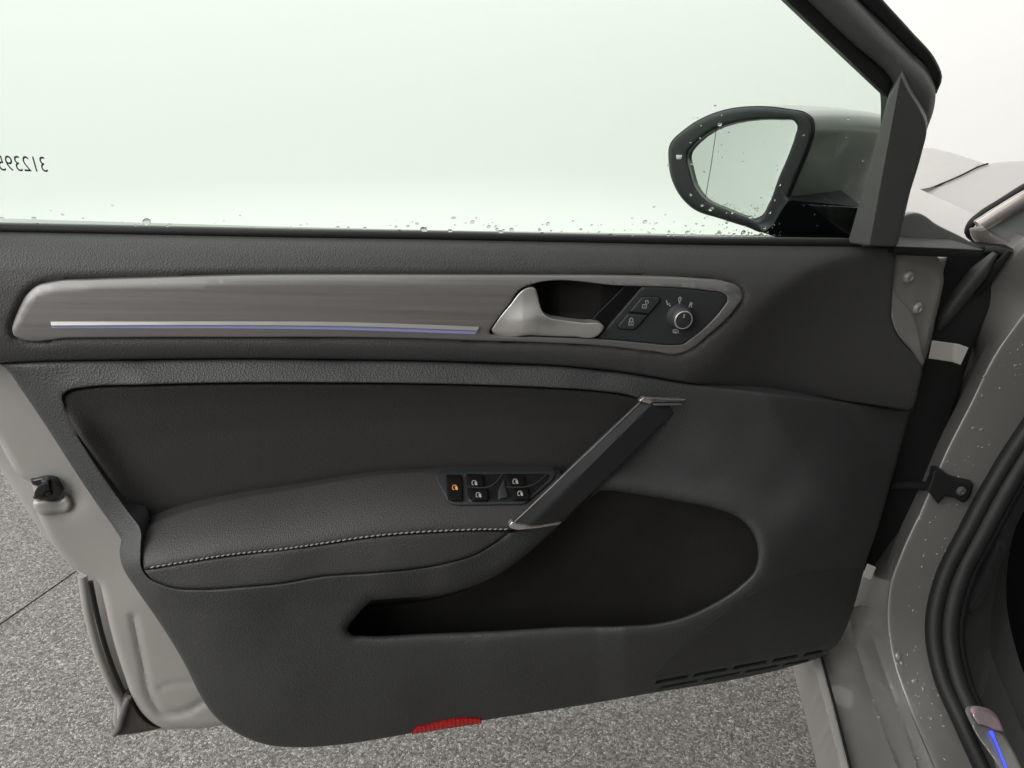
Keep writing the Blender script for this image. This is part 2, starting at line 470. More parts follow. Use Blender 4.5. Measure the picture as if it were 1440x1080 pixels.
M = dict(
    soft=plastic('soft_touch_plastic', (.054, .0535, .0525), .5, 680, .42),
    hard=plastic('grained_plastic', (.0508, .0514, .0515), .52, 560, .6),
    leather=plastic('black_leather', (.042, .040, .039), .5, 700, .42, .32),
    felt=plastic('pocket_felt', (.031, .030, .028), .95, 700, .5, .05, .45),
    alu=brushed('brushed_aluminium', (.215, .205, .20)),
    satin=simple('satin_chrome', (.70, .69, .66), .36, .85),
    chrome=simple('polished_chrome', (.80, .77, .74), .25, .9),
    blue=simple('blue_light', (.25, .25, .38), .3, emit=(.15, .16, .46), es=.22),
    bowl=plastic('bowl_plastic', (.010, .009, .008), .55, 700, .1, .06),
    smooth=plastic('smooth_plastic', (.074, .076, .073), .48, 900, .1, .35, .05),
    gloss=simple('gloss_black', (.012, .012, .013), .2, spec=.5),
    matte=plastic('switch_plastic', (.032, .034, .036), .42, 900, .15, .35, .05, .0003),
    print=simple('white_print', (.38, .38, .38), .5),
    amber=simple('amber_print', (.85, .38, .14), .5),
    rubber=simple('black_rubber', (.012, .012, .012), .55, spec=.3),
    paint=paint('silver_paint', (.365, .352, .330), .42, .3, .15),
    skin=paint('silver_paint_outer', (.40, .385, .37), .4, .4, .35),
    red=ribbed('red_reflector', (.52, .008, .011), 60, 0, .15, 1.0),
    rib=ribbed('ribbed_plastic', (.038, .039, .038), 115, .9),
    thread=simple('pale_thread', (.22, .21, .19), .8),
    mirror=simple('mirror_silver', (.80, .84, .81), .02, 1),
    glass=glass_pane(),
    label=simple('paper_label', (.30, .285, .26), .6),
    ink=simple('black_ink', (.02, .035, .03), .6),
    dark=simple('dark_void', (.008, .008, .008), .8, spec=.1),
    steel=simple('bolt_steel', (.2, .19, .18), .4, .7),
    floor=floor_mat(),
    white=simple('white_wall', (.86, .86, .84), .9, spec=.1),
    carpet=plastic('interior_carpet', (.01, .012, .011), .95, 300, .5, .05, .4),
    kick=plastic('kick_plastic', (.062, .061, .061), .55, 560, .4),
    pinkplate=simple('scuff_plate_end', (.55, .42, .45), .35, .5),
    scuff=brushed('scuff_plate_steel', (.3, .29, .27)),
)
def water():
    m, nt, b = nodes('water'); b.inputs['Transmission Weight'].default_value = 1
    b.inputs['IOR'].default_value = 1.33; b.inputs['Roughness'].default_value = .01; return m
M['water'] = water()
M['mirror'].node_tree.nodes['Principled BSDF'].inputs['Roughness'].default_value = .01
for l in list(M['mirror'].node_tree.links):
    if l.to_socket.name == 'Roughness': M['mirror'].node_tree.links.remove(l)

# ------------------------------------------------------------------ setting: floor and backdrop
def ground_pt(px, py):
    d = rays(px, py); t = -CAM[2]/d[..., 2]; return CAM+t[..., None]*d
ga, gb = ground_pt(np.array([0., 112.]), np.array([878., 800.]))
gd = (gb-ga)/np.linalg.norm(gb-ga); gn = np.array([-gd[1], gd[0], 0])
BIG = 9.0
def floor_half(s):
    a = ga-gd*BIG+gn*s*.0028; b_ = ga+gd*BIG+gn*s*.0028; c = b_+gn*s*BIG; d = a+gn*s*BIG
    dn = np.array([0, 0, -.012])
    V = [a, b_, c, d, a+dn, b_+dn]
    f = [(0, 1, 2, 3), (0, 4, 5, 1)] if s > 0 else [(0, 3, 2, 1), (0, 1, 5, 4)]
    return V, f
V, Fc = [], []
for s in (1, -1):
    v, f = floor_half(s); k = len(V); V += v; Fc += [tuple(i+k for i in q) for q in f]
o = mesh_obj('floor', V, Fc, M['floor'], None, False); o['kind'] = 'structure'
k = np.array([0, 0, -.011])
V = [ga-gd*BIG-gn*.01+k, ga+gd*BIG-gn*.01+k, ga+gd*BIG+gn*.01+k, ga-gd*BIG+gn*.01+k]
o = mesh_obj('floor_joint', V, [(0, 1, 2, 3)], M['rubber'], None, False); o['kind'] = 'structure'

V, Fc = [], []
R0, cove, seg = 4.0, .5, 72
prof = [(R0-cove+cove*math.sin(a), .004+cove-cove*math.cos(a)) for a in np.linspace(0, math.pi/2, 9)]+[(R0, 2.0), (R0, 4.2)]
for i in range(seg+1):
    az = math.radians(-170+260*i/seg)
    for r, z in prof: V.append((r*math.sin(az), .4+r*math.cos(az), z))
n = len(prof)
for i in range(seg):
    for j in range(n-1): Fc.append((i*n+j, (i+1)*n+j, (i+1)*n+j+1, i*n+j+1)[::-1])
o = mesh_obj('backdrop_wall', V, Fc, M['white'], None, True, 60); o['kind'] = 'structure'

# ------------------------------------------------------------------ the door
hinge = PD(1300., 700., -.05)
CAR = thing('car', (hinge[0], hinge[1], 0), 'silver car with its black trimmed driver door wide open, wet sill and mirror', 'car')
DOOR = BODY = CAR
mm = .001

# --- painted inner shell
shell_out = [(-95, 330, 1), (-95, 470), (-60, 545), (-25, 592), (0, 625), (12, 647), (20, 661), (31, 672), (44, 678, 1), (50, 700, 1), (47, 706), (51, 719), (61, 742), (77, 770),
             (102, 797), (122, 809), (138, 819), (146, 845), (155, 884), (175, 950), (187, 982), (204, 1007), (224, 1022), (265, 1025), (340, 1016, 1),
             (600, 960), (900, 930), (1100, 900, 1), (1190, 800), (1215, 700), (1240, 620), (1270, 560), (1299, 512), (1310, 476), (1316, 446), (1323, 417), (1327, 388), (1323, 372), (1315, 356), (1261, 350, 1), (1230, 352, 1), (600, 345)]
sh_ctrl = tps([(-90, 340, -16), (-90, 470, -16), (0, 600, -16), (60, 740, -17), (150, 830, -20), (180, 950, -24), (240, 1015, -26), (300, 950, -18), (200, 850, -16),
               (600, 600, -45), (600, 950, -30), (1000, 800, -45), (1200, 700, -60), (1262, 365, -36), (1300, 372, -62), (1325, 390, -86), (1310, 450, -86), (1280, 420, -58), (1262, 430, -46), (1290, 500, -84), (1255, 560, -85), (1180, 470, -85), (1100, 500, -80), (1200, 400, -65), (1230, 640, -85), (1100, 650, -70), (900, 400, -45), (300, 400, -40)])
chan = crom([(187, 868), (200, 930), (214, 985), (228, 1003), (250, 1004), (292, 984)], False, 4)
chan2 = crom([(225, 968), (240, 962), (275, 960)], False, 4)
flang = crom([(1268, 372), (1300, 374), (1317, 384), (1321, 400), (1315, 425), (1307, 460), (1300, 490)], False, 4)
def shell_w(x, y):
    q = np.stack([x, y], 1); w = sh_ctrl(x, y)
    w = w-3.2*np.exp(-(seg_dist(q, chan, False)/5)**2)-1.2*np.exp(-(seg_dist(q, chan2, False)/4)**2)
    w = w+3.0*np.exp(-(seg_dist(q, flang, False)/4)**2)
    w = w-7*np.exp(-(((x-92)/22)**2+((y-702)/20)**2))   # dished latch surround
    s = side_dist(q, np.array([(130., 818.), (160, 835), (215, 862), (260, 900)]))
    w = w-np.where(x < 330, 2.2*(1-1/(1+np.exp(-s/2.5)))*0+2.0/(1+np.exp(-s/2.5)), 0)
    return w*mm
shell = sheet('door_shell', shell_out, shell_w, M['paint'], DOOR, 5, edge=(9, .007), skirt=.075, feat=[chan, chan2])
# lip below the latch
lip = sheet('latch_surround', [(47, 706), (60, 703), (84, 702), (94, 696), (99, 702), (101, 712), (97, 719), (80, 722), (54, 722)],
            lambda x, y: shell_w(x, y)+.0075, M['paint'], shell, 3, edge=(7, .006), skirt=.012)
# outer skin with its folded edge
skin_out = [(-120, 330, 1), (-118, 480), (-70, 570), (0, 660), (60, 750), (110, 806, 1), (122, 860), (140, 925), (153, 958), (160, 985), (162, 1024), (230, 1026), (400, 1008),
            (800, 955, 1), (1110, 870, 1), (1222, 700), (1266, 560), (1296, 470), (1322, 400), (1332, 362, 1), (900, 350), (300, 340)]
skin = sheet('outer_skin', skin_out, lambda x, y: tps([(-100, 350, -88), (0, 640, -92), (120, 840, -70), (155, 950, -62), (165, 1020, -66), (600, 950, -95), (600, 500, -125), (1000, 850, -105), (1300, 500, -125), (1340, 380, -125), (900, 350, -100)])(x, y)*mm,
             M['skin'], DOOR, 14, edge=(8, .004), skirt=.012)
hem = crom([(116, 809), (124, 860), (139, 918), (152, 952), (163, 975), (170, 985), (171, 1008)], False, 5)
hp = PD(hem[:, 0], hem[:, 1], np.full(len(hem), -.052))
tube('hem_flange', hp, .0052, M['paint'], skin, 10)
hem2 = crom([(127, 818), (136, 862), (150, 915), (163, 950), (175, 975), (181, 985)], False, 5)
tube('hem_seal', PD(hem2[:, 0], hem2[:, 1], np.full(len(hem2), -.045)), .0028, M['rubber'], skin, 8)
sheet('rubber_corner', [(159, 1035, 1), (168, 1018), (172, 995), (176, 979), (183, 984), (196, 1004), (210, 1017), (226, 1024, 1), (191, 1031)],
      lambda x, y: (-34-.0*x)*mm, simple('worn_rubber', (.05, .043, .04), .6), skin, 3, edge=(4, .004), skirt=.014)
tube('rubber_lip', PD(np.array([160., 168, 173, 177, 181]), np.array([1034., 1022, 1005, 990, 980]), np.full(5, -.032)), [.003, .0042, .0042, .004, .003], simple('grey_rubber', (.13, .12, .11), .6), skin, 8)

# --- latch
latch = sheet('latch', [(42, 675, 1), (72, 671.5), (79, 674, 1), (87, 692, 1), (84, 698), (50, 703, 1), (46, 700, 1), (53, 684, 1), (46, 682, 1)],
              lambda x, y: shell_w(x, y)*0-.0105, M['gloss'], DOOR, 3, edge=(3, .003), skirt=.03)
sheet('latch_claw', [(50, 699), (58, 681), (64, 680), (57, 700)], const(-.006), M['rubber'], latch, 3, edge=(1.5, .001), skirt=.006)
sheet('latch_bolt', [(58, 676, 1), (68, 675, 1), (70, 690, 1), (61, 691, 1)], const(-.0065), M['matte'], latch, 3, edge=(2, .0015), skirt=.006)
sheet('latch_bar', [(60, 692, 1), (71, 691, 1), (72, 696, 1), (59, 697, 1)], const(-.0072), M['rubber'], latch, 3, edge=(1, .001), skirt=.004)

# --- upper trim
TOPY = lambda x: np.interp(x, [-120, 0, 200, 400, 600, 800, 1000, 1190, 1262], [321, 324, 328, 332, 335, 339, 343, 345, 347])
strip_out = [(17, 463), (20, 472), (27, 475.5), (100, 475), (233, 474), (333, 474), (480, 474), (573, 475.5), (673, 479), (773, 482), (844, 486), (922, 494.5), (951, 498), (969, 492), (995, 472),
             (1036, 431), (1044, 417), (1039, 404), (1024, 398), (981, 393), (922, 390), (777, 388), (660, 387.5), (480, 387), (333, 387.5), (200, 391), (133, 393), (72, 397), (52, 402), (38, 414), (27, 433), (20, 450)]
strip_poly = crom(strip_out, True, 4)
seam = crom([(-110, 512), (0, 510), (100, 507), (200, 505), (330, 504), (480, 505), (600, 507), (700, 510), (800, 515), (870, 522), (920, 530), (960, 537), (1030, 545), (1100, 553), (1190, 564), (1284, 578)], False, 5)
crease = crom([(1270, 347), (1225, 353), (1180, 364), (1140, 380), (1105, 402), (1075, 428), (1045, 462), (1015, 495), (985, 524), (950, 548)], False, 5)
_v = np.linspace(-.1, 1.1, 481)
_p = np.interp(_v, [-.1, 0, .07, .16, .28, .42, .62, .80, .92, 1, 1.1], [-34, -22, -11.5, -3, 4.5, 9, 12, 12.5, 10, 5, -4])
_p = np.convolve(np.pad(_p, 14, 'edge'), np.hanning(29)/np.hanning(29).sum(), 'valid')
def up_f(x, y):
    t = TOPY(x); b = np.interp(x, seam[:, 0], seam[:, 1]); b = np.where(x > 960, 540+(x-960)*.11, b)
    return np.interp((y-t)/(b-t), _v, _p)
CSGN = float(np.sign(side_dist(np.array([[1230., 480.]]), crease)[0]))
def upper_w(x, y):
    q = np.stack([x, y], 1); w = up_f(x, y)
    s = side_dist(q, crease)*CSGN
    e = np.interp(x, [950, 1050, 1150, 1260], [16, 11, 7, 4])
    sp = .5*(s+np.sqrt(s*s+e*e)); sp = np.where((x > 900), sp, 0)
    w = w-60*(1-np.exp(-sp*.72/60))
    d = seg_dist(q, strip_poly); ins = inside(q, strip_poly)
    w = w-3.2*np.exp(-(d/5.0)**2)-np.where(ins, 2.5, 0)
    return w*mm
topline = np.array([(x, float(TOPY(x))) for x in range(-100, 1260, 6)])
upper_out = np.concatenate([topline, crom([(1261, 347), (1257, 390), (1254, 430), (1254, 452), (1262, 472), (1280, 494), (1296, 515), (1292, 545), (1284, 577)], False, 5), seam[::-1][1:]])
decor_hole_big = [(683, 467), (692, 453), (714, 424), (731, 402), (743, 398), (880, 399), (903, 399.5), (960, 402), (1001, 406), (1020, 410), (1027, 418), (1026, 426), (1020, 434), (972, 481), (962, 488), (949, 489), (902, 486), (842, 481), (760, 478), (694, 475.5), (686, 473)]
upper = sheet('upper_trim', upper_out, upper_w, M['soft'], DOOR, 6, holes=[decor_hole_big], edge=(4, .003), hedge=[(1, .0005)], skirt=.025, feat=[crease])

# belt seal and felt strip along the glass
bx = np.arange(-110, 1215, 12.)
tube('belt_seal', PD(bx, TOPY(bx)-3.2, np.full(len(bx), -.024)), .0042, M['rubber'], DOOR, 8)
tube('outer_belt_seal', PD(bx, TOPY(bx)-7, np.full(len(bx), -.048)), .0028, simple('grey_seal', (.16, .15, .145), .5), DOOR, 8)

# --- decor strip
def strip_w(x, y):
    yt = np.interp(x, [17, 27, 38, 52, 72, 133, 200, 333, 480, 660, 777, 922, 981, 1024, 1044], [455, 433, 414, 402, 397, 393, 391, 387.5, 387, 387.5, 388, 390, 393, 398, 417])
    w = np.interp(y, [380, 425, 455, 476, 498], [12.6, 13.6, 14.0, 13.4, 12.0])
    return (w-4.2*np.clip(1-(y-yt)/11.5, 0, 1))*mm
decor_hole = [(688.5, 465), (695, 455), (717, 426), (734, 405), (744, 401), (880, 402), (903, 402.5), (960, 405), (999, 409), (1016, 412), (1023, 418), (1023, 424), (1018, 431.5), (970, 478), (961, 484), (949, 485.3), (902, 482), (842, 477), (760, 474), (695, 471.5), (689, 470)]
decor = sheet('decor_strip', strip_poly, strip_w, M['alu'], DOOR, 6, holes=[decor_hole], edge=(2.2, .0013), hedge=[(1.5, .001)], skirt=.006, feat=[[(31, 441), (42, 424), (60, 408.5), (133, 404.5), (200, 402.5), (333, 399), (480, 398.5), (660, 399), (777, 399.5), (922, 401.5), (981, 404.5)]])
bar_top = [(71, 452), (200, 452), (333, 452), (480, 453), (573, 455.5), (674, 459.5)]
bar_mid = [(72, 458.5), (200, 457.8), (333, 457.8), (480, 459.2), (573, 461.8), (671, 465.5)]
bar_bot = [(73, 461.5), (200, 461.7), (333, 462), (480, 464), (573, 466.8), (668, 470)]
ct, cm, cb = (crom(p, False, 6) for p in (bar_top, bar_mid, bar_bot))
def ribbon(name, a, b, offs, mat, parent):
    n = 160; ts = np.linspace(0, 1, n)
    def res(c):
        l = np.concatenate([[0], np.cumsum(np.linalg.norm(np.diff(c, axis=0), axis=1))]); l /= l[-1]
        return np.stack([np.interp(ts, l, c[:, 0]), np.interp(ts, l, c[:, 1])], 1)
    A, B = res(a), res(b); rows = []
    for f, o in offs:
        q = A+(B-A)*f; rows.append(PD(q[:, 0], q[:, 1], strip_w(q[:, 0], np.minimum(q[:, 1], 470)*0+456)+o))
    V = np.concatenate(rows); m = len(rows)
    Fc = [(j_*n+i_, (j_+1)*n+i_, (j_+1)*n+i_+1, j_*n+i_+1) for j_ in range(m-1) for i_ in range(n-1)]
    Fc += [tuple(j_*n for j_ in range(m))[::-1], tuple(j_*n+n-1 for j_ in range(m))]
    return mesh_obj(name, V, Fc, mat, parent, True, 35)
ribbon('light_bar', ct, cm, [(0, -.003), (0, .0004), (.12, .0010), (.85, .0021), (1, .0019), (1, -.003)], simple('bar_chrome', (.58, .565, .54), .3, .8), decor)
sheet('blue_light_line', np.concatenate([cm+[0, .4], cb[::-1]]), lambda x, y: strip_w(x, y)+.0004, M['blue'], decor, 4, edge=(.8, .0003), skirt=.002)

# --- release handle and its bowl
def recess_w(x, y):
    base = 4+np.clip((y-402)/70, 0, 1)*5
    return (base-16*np.clip((845-x)/60, 0, 1)*np.clip((x-735)/40, 0, 1)*np.clip((472-y)/30, 0, 1))*mm
rec_out = [(686, 466), (697, 450), (733, 403, 1), (744, 399), (882, 400, 1), (826, 456, 1), (846, 478, 1), (760, 476), (690, 473)]
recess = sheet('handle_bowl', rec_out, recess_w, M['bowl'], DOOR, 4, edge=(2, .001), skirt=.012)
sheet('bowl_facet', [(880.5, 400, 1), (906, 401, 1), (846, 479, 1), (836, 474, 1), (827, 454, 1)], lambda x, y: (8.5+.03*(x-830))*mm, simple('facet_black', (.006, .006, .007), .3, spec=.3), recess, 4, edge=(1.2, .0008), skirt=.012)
lever_out = [(691, 465), (695, 457), (718, 427), (734, 408.5), (740, 405), (752, 405), (755, 411), (759, 427), (764, 440), (772, 446), (791, 450), (823, 454), (847, 456.5), (849.5, 459), (847, 465), (838.5, 473), (806, 473.5), (747, 471.5), (694, 469)]
def lever_w(x, y):
    b = 14+4.5*np.exp(-(((x-748)/30)**2+((y-452)/20)**2))+np.clip((x-760)/85, 0, 1)*5-np.clip((735-x)/45, 0, 1)*3
    b = b-.06*np.maximum(450-y, 0)-np.maximum(y-466, 0)*.25
    return b*mm
lever = sheet('release_handle', lever_out, lever_w, M['satin'], DOOR, 2.5, edge=(1.8, .0014), skirt=.011)

# --- switch panel with lock buttons and mirror knob
pan_out = [(842, 475.7, 1), (903, 403.6, 1), (929, 404), (999, 410), (1015.5, 412.5), (1022, 418), (1022, 423), (1017, 430.5), (968, 478), (960, 483), (949, 484.2), (902, 480.7), (860, 476.9)]
panel = sheet('switch_panel', pan_out, const(.0128), M['matte'], DOOR, 4, edge=(1.5, .0012), skirt=.012)
lb_out = [(906, 416, 1), (926, 416.6, 1), (929.5, 419, 1), (929.3, 423, 1), (927, 427, 1), (898, 460, 1), (894, 463.6, 1), (889, 464.8, 1), (872, 463.8, 1), (868, 461.5, 1), (868.5, 457.5, 1), (871, 453.6, 1), (899, 420, 1), (902, 417, 1)]
sheet('button_gap', crom(lb_out, True, 2), const(.0132), M['gloss'], panel, 3, edge=(1, .0003), skirt=.001)
def inset(poly, d):
    c = poly.mean(0); t = np.roll(poly, -1, 0)-np.roll(poly, 1, 0); t /= np.linalg.norm(t, axis=1)[:, None]
    nn = np.stack([-t[:, 1], t[:, 0]], 1); s = np.sign(((c-poly)*nn).sum(1))
    return poly+nn*s[:, None]*d
lbp = inset(crom(lb_out, True, 2), 1.6)
spl = np.array([(860., 437), (935, 444.5)])
sgn_ = side_dist(lbp, spl)
for nm, sel, pts_ in (('unlock_button', sgn_ < -.4, None), ('lock_button', sgn_ > .4, None)):
    pp = lbp[sel]
    ang = np.arctan2(pp[:, 1]-pp[:, 1].mean(), pp[:, 0]-pp[:, 0].mean())
    hull = pp[np.argsort(ang)]
    bt = sheet(nm, hull, lambda x, y: .0150+.00002*(x-900), M['matte'], panel, 3, edge=(2, .0009), skirt=.003)
    cx, cy = (907, 428.5) if nm == 'unlock_button' else (888, 452.5)
    s = 1.0
    body_ = [(cx-3.4, cy-.2), (cx+2.6, cy-.2), (cx+2.2, cy+4.6), (cx-3.8, cy+4.6), (cx-3.4, cy-.2)]
    if nm == 'lock_button': sh_ = [(cx-2.6, cy-.2), (cx-2.4, cy-3.4), (cx-1, cy-5), (cx+.8, cy-5), (cx+2, cy-3.4), (cx+1.8, cy-.2)]
    else: sh_ = [(cx+1.2, cy-.2), (cx+1.6, cy-2.6), (cx+.6, cy-4.8), (cx+2, cy-6.2), (cx+4.2, cy-5.6), (cx+4.8, cy-3.2), (cx+4.2, cy-1.6)]
    strokes('padlock_symbol', [body_, sh_, [(cx-.4, cy+1.4), (cx-.5, cy+3)]], 1.1, .0157, M['print'], bt)
# knob
def knob():
    c0 = PD(954.4, 444.6, .0128); V, Fc = [], []; n = 48
    prof = [(.0138, .0002), (.0136, .0016), (.0128, .003), (.0122, .004), (.0114, .0105), (.0104, .0125), (.0098, .0128)]
    for r, h in prof:
        for k in range(n):
            rr = r*(1+(.018 if (k % 2 and .0035 < h < .0115) else 0)); th = 2*math.pi*k/n
            V.append(c0+DU*rr*math.cos(th)+ZZ*rr*math.sin(th)+DN*h)
    for j in range(len(prof)-1):
        for k in range(n): Fc.append((j*n+k, j*n+(k+1) % n, (j+1)*n+(k+1) % n, (j+1)*n+k))
    Fc.append(tuple((len(prof)-1)*n+k for k in range(n)))
    kb = mesh_obj('mirror_knob', V, Fc, M['matte'], panel, True, 45)
    V, Fc = [], []
    for r, h in ((.0088, .0129), (.0086, .0134), (.0096, .0134), (.0099, .0129)):
        for k in range(n):
            th = 2*math.pi*k/n; V.append(c0+DU*r*math.cos(th)+ZZ*r*math.sin(th)+DN*h)
    for j in range(3):
        for k in range(n): Fc.append((j*n+k, (j+1)*n+k, (j+1)*n+(k+1) % n, j*n+(k+1) % n))
    mesh_obj('knob_ring', V, Fc, simple('knob_ring', (.62, .6, .57), .3, .6), panel, True, 45)
    t = c0+DN*.0132+ZZ*.0046
    q = [t+DU*a+ZZ*b_ for a, b_ in ((-.0006, -.0022), (.0006, -.0022), (.0006, .0022), (-.0006, .0022))]
    mesh_obj('knob_pointer', q, [(0, 1, 2, 3)], M['print'], panel, False)
knob()
for ch, x, y, rot in (('L', 939, 425.3, .35), ('0', 955.8, 421, 0), ('R', 971.3, 428.8, -.3)):
    text_on('letter', ch, 0, 0, .0052, M['print'], panel, PD(x, y, .0128), DU, ZZ, off=.0004, rot=rot, bold=.02)
strokes('position_dot', [], 1, .0133, M['print'], panel, polys=[circ(a, b_, 1.15, 8)[:-1] for a, b_ in ((941.9, 429.8), (955.6, 425.9), (968.6, 432.6))])
hx, hy = 950, 466.5
strokes('mirror_heater_symbol', [[(hx-4, hy-1.5), (hx-2.5, hy-3), (hx+2.5, hy-3), (hx+4, hy-1.5), (hx+4, hy+2.2)], [(hx-4, hy-1.5), (hx-3.4, hy+1), (hx+1, hy+1)],
        [(hx-2, hy-1.5), (hx-2, hy+2.6)], [(hx, hy-1.5), (hx, hy+2.6)], [(hx+2, hy-1.5), (hx+2, hy+2.6)]], 1.1, .0133, M['print'], panel)

# --- leather insert
handle_l = [(899, 563), (722, 733)]
ins_out = [(87, 558), (97, 550), (117, 546), (200, 542), (333, 539), (480, 539), (573, 540), (673, 542), (773, 546), (840, 550.5), (885, 557), (920, 566, 1), (935, 600, 1), (800, 720, 1), (700, 735, 1), (400, 730, 1), (214, 760, 1), (199, 742), (180, 717), (140, 659), (110, 612), (88, 572)]
_it = np.array([(60, 560), (97, 550), (117, 546), (200, 542), (333, 539), (480, 539), (573, 540), (673, 542), (773, 546), (840, 550), (885, 557), (940, 568)], float)
_ib = np.array([(60, 760), (200, 743), (228, 729), (261, 717), (326, 701), (400, 688), (450, 679), (533, 666), (617, 661), (700, 659), (960, 659)], float)
_il = np.array([(70., 540.), (88, 572), (110, 612), (140, 659), (180, 717), (214, 765)])
_iu = np.linspace(-.3, 2, 400)
_iw = np.interp(_iu, [-.3, 0, .15, .4, .75, .93, 1.0, 1.25, 2], [8, 6, 0, -7, -11, -12, -14, -30, -60])
_iw = np.convolve(np.pad(_iw, 12, 'edge'), np.hanning(25)/np.hanning(25).sum(), 'valid')
def ins_f(x, y):
    t0 = np.interp(x, _it[:, 0], _it[:, 1]); t1 = np.interp(x, _ib[:, 0], _ib[:, 1])
    d = seg_dist(np.stack([x, y], 1), _il, False)
    return np.interp((y-t0)/(t1-t0), _iu, _iw)+14*np.exp(-(d/26)**2)*np.clip((y-550)/60, 0, 1)*np.clip((745-y)/40, 0, 1)+2*np.clip((420-x)/300, 0, 1)
def ins_w(x, y): return ins_f(x, y)*mm
insert = sheet('leather_insert', ins_out, ins_w, M['leather'], DOOR, 6, edge=(7, .005), skirt=.02)

# --- armrest
arm_top = [(200, 743), (228, 729), (261, 717), (326, 701), (400, 688), (450, 679), (533, 666), (617, 661), (700, 659), (775, 659)]
stitch = [(203, 801), (244, 794), (326, 781), (400, 773), (450, 766), (505, 757.5), (561, 751.5), (617, 748), (672, 745.8), (719, 745.8)]
_at = crom(arm_top, False, 5); _st = crom(stitch, False, 5)
def arm_f(x, y):
    ya = np.interp(x, _at[:, 0], _at[:, 1]); yb = np.interp(x, _st[:, 0], _st[:, 1])
    t = np.clip((y-ya)/np.maximum(yb-ya, 1), -.05, 1.3)
    w0 = np.interp(x, [200, 230, 270, 330, 450, 775], [14, 7, 3, 0, -4, -8]); w1 = np.interp(x, [200, 230, 300, 600, 719, 800], [57, 60, 62, 62, 60, 56])
    g = np.where(t < 1, 1-np.power(np.maximum(1-t, 0), 1.45), 1)
    g = g*.93+.07*np.clip(t, 0, 1)
    return w0+(w1-w0)*g
def arm_w(x, y): return arm_f(x, y)*mm
at = crom(arm_top, False, 5); stl = crom(stitch, False, 5)
arm_poly = np.concatenate([at, crom([(790, 668), (770, 700), (735, 738)], False, 5), stl[::-1], crom([(202, 798), (199, 775), (199, 750)], False, 5)])
armrest = sheet('armrest', arm_poly, arm_w, M['leather'], DOOR, 5, edge=(4, .003), skirt=.02)
front_bot = [(203, 802), (210, 811), (226, 820), (246, 826), (285, 828), (340, 825), (400, 819), (450, 810), (533, 804), (589, 798), (633, 790), (672, 777), (700, 760), (718, 747)]
fb = crom(front_bot, False, 5)
fr_f = tps([(203, 803, 58), (244, 796, 61.5), (330, 783, 63), (450, 768, 63), (561, 753, 63), (672, 748, 61), (718, 748, 58), (230, 818, 63), (285, 826, 71), (400, 817, 73), (533, 802, 73), (633, 788, 70), (700, 760, 61), (400, 798, 70.5), (550, 778, 69.5)])
afront = sheet('armrest_front', np.concatenate([stl+[0, 1.2], fb[::-1][1:-1]]), lambda x, y: fr_f(x, y)*mm, M['leather'], armrest, 5, edge=(3.5, .0028), skirt=.02)
# stitches: one thread capsule per stitch, joined (each about 6 px long)
sline = crom([(p[0], p[1]) for p in stitch[:-1]]+[(716, 745.6)], False, 7.6)
V, Fc = [], []
for i in range(1, len(sline)-1):
    a = sline[i]; b_ = sline[i]+(sline[i+1]-sline[i])*.84+np.array([0, -.3])
    qa = np.stack([np.linspace(a[0], b_[0], 5), np.linspace(a[1]+.3, b_[1]-.6, 5)], 1)
    ww = arm_w(qa[:, 0], qa[:, 1]-2.)+.0006+.0009*np.sin(np.linspace(0, math.pi, 5))
    p = PD(qa[:, 0], qa[:, 1]-1.2, ww); tdir = p[-1]-p[0]; tdir /= np.linalg.norm(tdir)
    e1 = np.cross(tdir, DN); e1 /= np.linalg.norm(e1); k = len(V)
    for j, r in enumerate((.0004, .0008, .0009, .0008, .0004)):
        for t in range(6): V.append(p[j]+r*(e1*math.cos(t*math.pi/3)+DN*math.sin(t*math.pi/3)))
    for j in range(4):
        for t in range(6): Fc.append((k+j*6+t, k+j*6+(t+1) % 6, k+j*6+6+(t+1) % 6, k+j*6+6+t))
mesh_obj('stitching', V, Fc, M['thread'], armrest, True, 60, kind='stuff')

# --- window switch module
mod_out = [(611, 671, 1), (615, 666.5, 1), (622, 664, 1), (651, 662.5, 1), (774, 662.3, 1), (781, 664, 1), (782, 668, 1), (777, 676, 1), (745, 704, 1), (738, 708.5, 1), (730, 709.5, 1), (643, 710.5, 1), (635, 708.5, 1), (629, 703.5, 1)]
def mod_w(x, y): return arm_w(x, y)+.0028
module = sheet('window_switch_module', mod_out, mod_w, M['matte'], DOOR, 4, edge=(3, .0018), skirt=.012)
well = sheet('switch_well', [(655, 668, 1), (700, 666.5, 1), (768, 666, 1), (774, 668, 1), (771, 674, 1), (744, 700, 1), (737, 705, 1), (663, 706.5, 1), (658, 702, 1)],
             lambda x, y: mod_w(x, y)+.0006, M['gloss'], module, 4, edge=(2, .0006), skirt=.002)
for ridge in ([(657, 684), (676, 686), (690, 684), (699, 677), (706, 668)], [(712, 685), (735, 685), (752, 681), (762, 674), (769, 667)]):
    rr = crom(ridge, False, 3); tube('switch_rib', PD(rr[:, 0], rr[:, 1], mod_w(rr[:, 0], rr[:, 1])+.0008), .0011, M['matte'], module, 8)
sheet('switch_ridge', [(700, 690, 1), (709, 672, 1), (716, 700, 1), (700, 703, 1)], lambda x, y: mod_w(x, y)+.003, M['matte'], module, 3, edge=(4, .003), skirt=.003)
def win_icon(bt, cx, cy, mat, bw):
    strokes('window_symbol', [[(cx-3.8, cy-1), (cx-2.6, cy-3.2), (cx+.8, cy-3.2), (cx+3.4, cy+.2)], [(cx-3.8, cy-1), (cx-3.4, cy+2.6), (cx-1, cy+2.9)]], 1.0, .0008, mat, bt, wf=bw,
            polys=[[(cx-.4, cy-1.6), (cx+1.6, cy-1), (cx+3.9, cy+1.6), (cx+3.4, cy+3.4), (cx+.6, cy+3), (cx+.2, cy+1)]])
